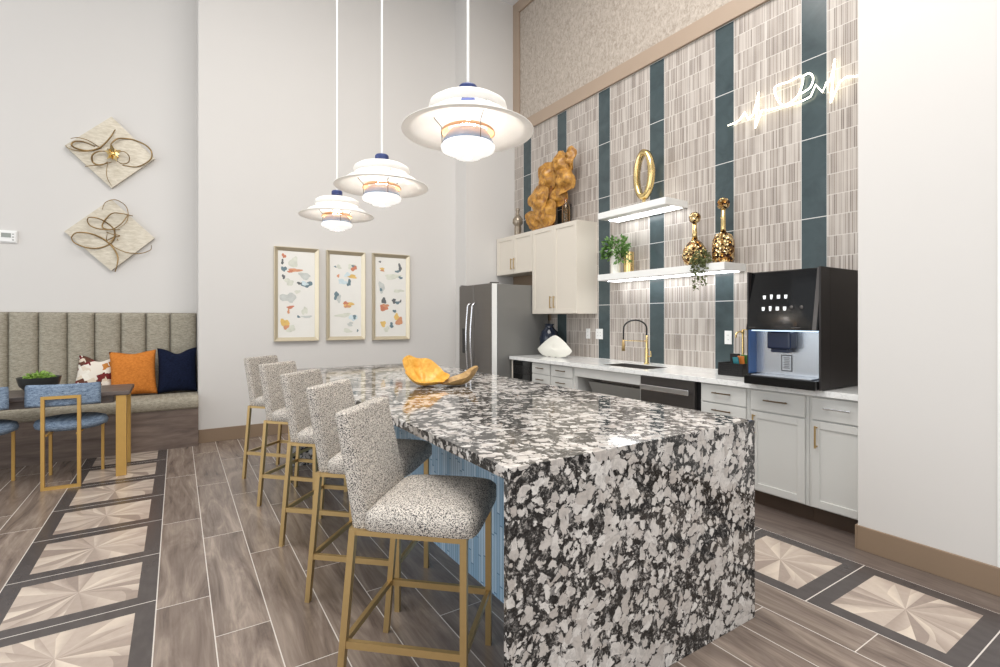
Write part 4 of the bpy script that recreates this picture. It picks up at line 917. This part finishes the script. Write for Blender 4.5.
# thermostat
t = thing('thermostat', 'small white thermostat on the white wall left of the diamond art', 'thermostat', (-1.47, 7.098, 2.24))
MB().box(-0.075, 0.075, -0.012, 0.0, -0.065, 0.065, 0.004).box(-0.066, 0.066, -0.026, -0.0125, -0.055, 0.055, 0.005).build('housing', M['plate'], t)
MB().box(-0.045, 0.03, -0.0275, -0.0262, -0.01, 0.035).build('screen', plain('lcd_grey', lin(150, 156, 150), 0.3), t)
m = MB()
for k in range(3): m.box(0.038, 0.052, -0.029, -0.0262, 0.022-k*0.03, 0.032-k*0.03)
m.build('button', M['midgrey'], t)

# ------------------------------------------------------------------ banquette
BX0 = -3.2
t = thing('banquette', 'built-in grey channel-tufted banquette bench with wood laminate base', 'banquette', (-1.5, 6.7, 0))
T = Matrix.Translation((1.5, -6.7, 0))
m = MB(); m.x = T; m.box(BX0, 0.196, 6.405, 7.095, 0.0, 0.415); m.build('base', M['banqwood'], t)
# seat cushion with a rolled front
prof = [(6.385, 0.43), (6.375, 0.47), (6.385, 0.515), (6.43, 0.54), (6.55, 0.552), (6.80, 0.55), (6.98, 0.545), (6.98, 0.4155), (6.40, 0.4155)]
m = MB(); m.x = T; m.prism(spline([(0, a, b) for a, b in prof[:7]], 4) and [(p[1], p[2]) for p in spline([(0, a, b) for a, b in prof[:7]], 4)]+prof[7:], 'x', BX0, 0.196, False); o = m.build('seat', M['banq'], t)
# tufted back: one channel per column
edges = [-0.07+0.2655]+[-0.07-0.2307*k for k in range(0, 14)]
edges = sorted(edges)
for a, b in zip(edges[:-1], edges[1:]):
    m = MB(); m.x = T; n = 10; vs = []; fs = []
    rows = [(0.5, 0.0), (0.55, 1), (1.40, 1), (1.44, 0.85), (1.462, 0.35)]
    for z, k in rows:
        for i in range(n+1):
            u = i/n; bul = (max(0, 1-(2*u-1)**4))**0.6
            vs.append((a+0.002+(b-a-0.004)*u, 7.03-0.035*bul*max(k, 0.2), z))
    for j in range(len(rows)-1):
        for i in range(n): fs.append((j*(n+1)+i, j*(n+1)+i+1, (j+1)*(n+1)+i+1, (j+1)*(n+1)+i))
    off = len(vs)
    for j, (z, k) in enumerate(rows): vs += [(a+0.002, 7.095, z), (b-0.002, 7.095, z)]
    L_ = len(rows)-1
    for j in range(L_): fs += [(j*(n+1), (j+1)*(n+1), off+2*(j+1), off+2*j), (j*(n+1)+n, off+2*j+1, off+2*(j+1)+1, (j+1)*(n+1)+n), (off+2*j, off+2*j+2, off+2*j+3, off+2*j+1)]
    fs.append(tuple(L_*(n+1)+i for i in range(n+1))+(off+2*L_+1, off+2*L_)); fs.append(tuple(reversed(range(n+1)))+(off, off+1))
    m.add(vs, fs, True); m.build('back_channel', M['banq'], t)

# pillows
def pillow(name, label, x, y, z, w_, h_, rz, rx, mat, roll=0.0, dent=0.04, seed=1):
    m = MB(); n = 22; r_ = random.Random(seed); p1, p2 = r_.uniform(0, 6), r_.uniform(0, 6); g1 = {}
    vs = []; fs = []
    for side in (1, -1):
        for i in range(n+1):
            for j in range(n+1):
                u = 2*i/n-1; v_ = 2*j/n-1
                th = 0.085*(max(0, (1-abs(u)**2.6)*(1-abs(v_)**2.6)))**0.55
                pin = 1-0.07*(1-abs(u)**2)*(abs(v_)**2); pin2 = 1-0.07*(1-abs(v_)**2)*(abs(u)**2)
                X = u*w_/2*pin2; Z = v_*h_/2*pin
                if v_ > 0: Z -= dent*v_**2*math.exp(-(u/0.45)**2)
                wr = 0.006*math.sin(5*u+4*v_+p1)*math.sin(3*v_-2*u+p2)*(1-abs(u*v_))
                vs.append((X, -side*th-(wr if side > 0 else 0) if th > 0 else 0.0, Z+h_/2))
    q = (n+1)*(n+1)
    for s_ in (0, 1):
        for i in range(n):
            for j in range(n): a = s_*q+i*(n+1)+j; fs.append((a, a+1, a+n+2, a+n+1))
    m.add(vs, fs, True)
    # piped seam
    o = m.build(name, mat); bm = bmesh.new(); bm.from_mesh(o.data); bmesh.ops.remove_doubles(bm, verts=bm.verts, dist=0.0004); bmesh.ops.recalc_face_normals(bm, faces=bm.faces); bm.to_mesh(o.data); bm.free()
    o.location = (x, y, z); o.rotation_euler = (rx, roll, rz); return tag(o, label, 'pillow')
pillow('throw_pillow', 'navy velvet pillow at the right end of the banquette', 0.005, 6.74, 0.556, 0.385, 0.52, 0.02, -0.24, M['navy'], 0.0, 0.055, 2)
pillow('throw_pillow', 'orange pillow leaning on banquette beside the navy one', -0.392, 6.72, 0.556, 0.42, 0.50, 0.03, -0.25, M['orange'], -0.03, 0.02, 5)
pillow('throw_pillow', 'red, cream and tan patchwork pillow behind the table corner', -0.755, 6.84, 0.556, 0.36, 0.45, -0.05, -0.28, M['patch'], 0.10, 0.05, 7)

# dining table
t = thing('dining_table', 'dark grey wood dining table with golden square legs before the banquette', 'table', (-1.175, 5.82, 0))
m = MB(); m.box(-1.15, 0.82, -0.285, 0.30, 0.715, 0.752, 0.008); m.build('tabletop', M['tablewood'], t)
m = MB(); m.box(-1.05, 0.70, -0.24, -0.225, 0.65, 0.7145).box(-1.05, 0.70, 0.225, 0.24, 0.65, 0.7145).box(0.69, 0.705, -0.225, 0.225, 0.65, 0.7145); m.build('apron', M['tablewood'], t)
for x in (-1.12, 0.72):
    for y in (-0.275, 0.21): MB().box(x, x+0.075, y, y+0.06, 0.0, 0.7145, 0.003).build('leg', M['brass_leg'], t)
# bowl of succulents
t = thing('succulent_bowl', 'dark bowl of small bright green succulents on the dining table', 'plant', (-1.025, 5.93, 0.753))
MB().lathe([(0.05, 0), (0.10, 0.012), (0.135, 0.055), (0.152, 0.125), (0.146, 0.125), (0.130, 0.084), (0.11, 0.085), (0.001, 0.085)], 32).build('bowl', plain('dark_pewter', lin(58, 60, 58), 0.3, 0.3), t)
m = MB(); leaf_blob(m, (0, 0, 0.11), 420, 0.095, rnd, 0.028, (1.0, 1.0, 0.55)); m.build('foliage', M['succ'], t)

# dining chairs (backs to the camera)
def make_dchair():
    t = thing('dining_chair', '', 'dining chair', (0, 0, 0), 0, 'blue dining chairs at the table')
    m = MB(); m.lathe([(0.02, 0.445), (0.203, 0.445), (0.245, 0.462), (0.252, 0.49), (0.240, 0.52), (0.20, 0.535), (0.02, 0.54)], 40); m.build('seat', M['bluefab'], t)
    # curved back band
    m = MB(); n = 18; R_ = 0.50; vs = []; fs = []
    sec = [(-0.022, 0.0), (-0.026, 0.02), (-0.022, 0.165), (-0.012, 0.178), (0.012, 0.178), (0.022, 0.165), (0.026, 0.02), (0.022, 0.0)]
    for i in range(n+1):
        a = math.radians(-90-28+56*i/n)
        for dr, dz in sec: vs.append(((R_+dr)*math.cos(a), 0.20+(R_+dr)*math.sin(a), 0.672+dz))
    k = len(sec)
    for i in range(n):
        for j in range(k): fs.append((i*k+j, i*k+(j+1) % k, (i+1)*k+(j+1) % k, (i+1)*k+j))
    fs += [tuple(reversed(range(k))), tuple(n*k+j for j in range(k))]
    m.add(vs, fs, True); m.build('backrest', M['bluefab'], t)
    m = MB(); s_ = 0.024
    m.bar((-0.115, -0.340, 0), (-0.115, -0.340, 0.76), s_, s_, (1, 0, 0)).bar((0.115, -0.340, 0), (0.115, -0.340, 0.76), s_, s_, (1, 0, 0))
    m.bar((-0.103, -0.340, 0.748), (0.103, -0.340, 0.748), s_, s_).bar((-0.103, -0.340, 0.012), (0.103, -0.340, 0.012), s_, s_)
    m.build('back_frame', M['brass_leg'], t)
    m = MB(); m.bar((-0.10, -0.328, 0.44), (-0.10, 0.19, 0.44), 0.018, 0.012).bar((0.10, -0.328, 0.44), (0.10, 0.19, 0.44), 0.018, 0.012).bar((-0.19, 0.17, 0.44), (0.19, 0.17, 0.44), 0.018, 0.0125); m.build('seat_frame', M['brass_leg'], t)
    for sx in (-1, 1): MB().bar((sx*0.185, 0.17, 0), (sx*0.185, 0.17, 0.444), 0.022, 0.022, (1, 0, 0)).build('leg', M['brass_leg'], t)
    return t
dc = make_dchair(); dc.location = (-0.775, 5.735, 0); dc.rotation_euler = (0, 0, math.radians(-4)); dc['label'] = 'blue upholstered dining chair with a golden rectangle back frame, seen whole'
dup(dc, (-1.37, 5.72, 0), 0.0, 'blue dining chair cut off by the left edge of the photo')
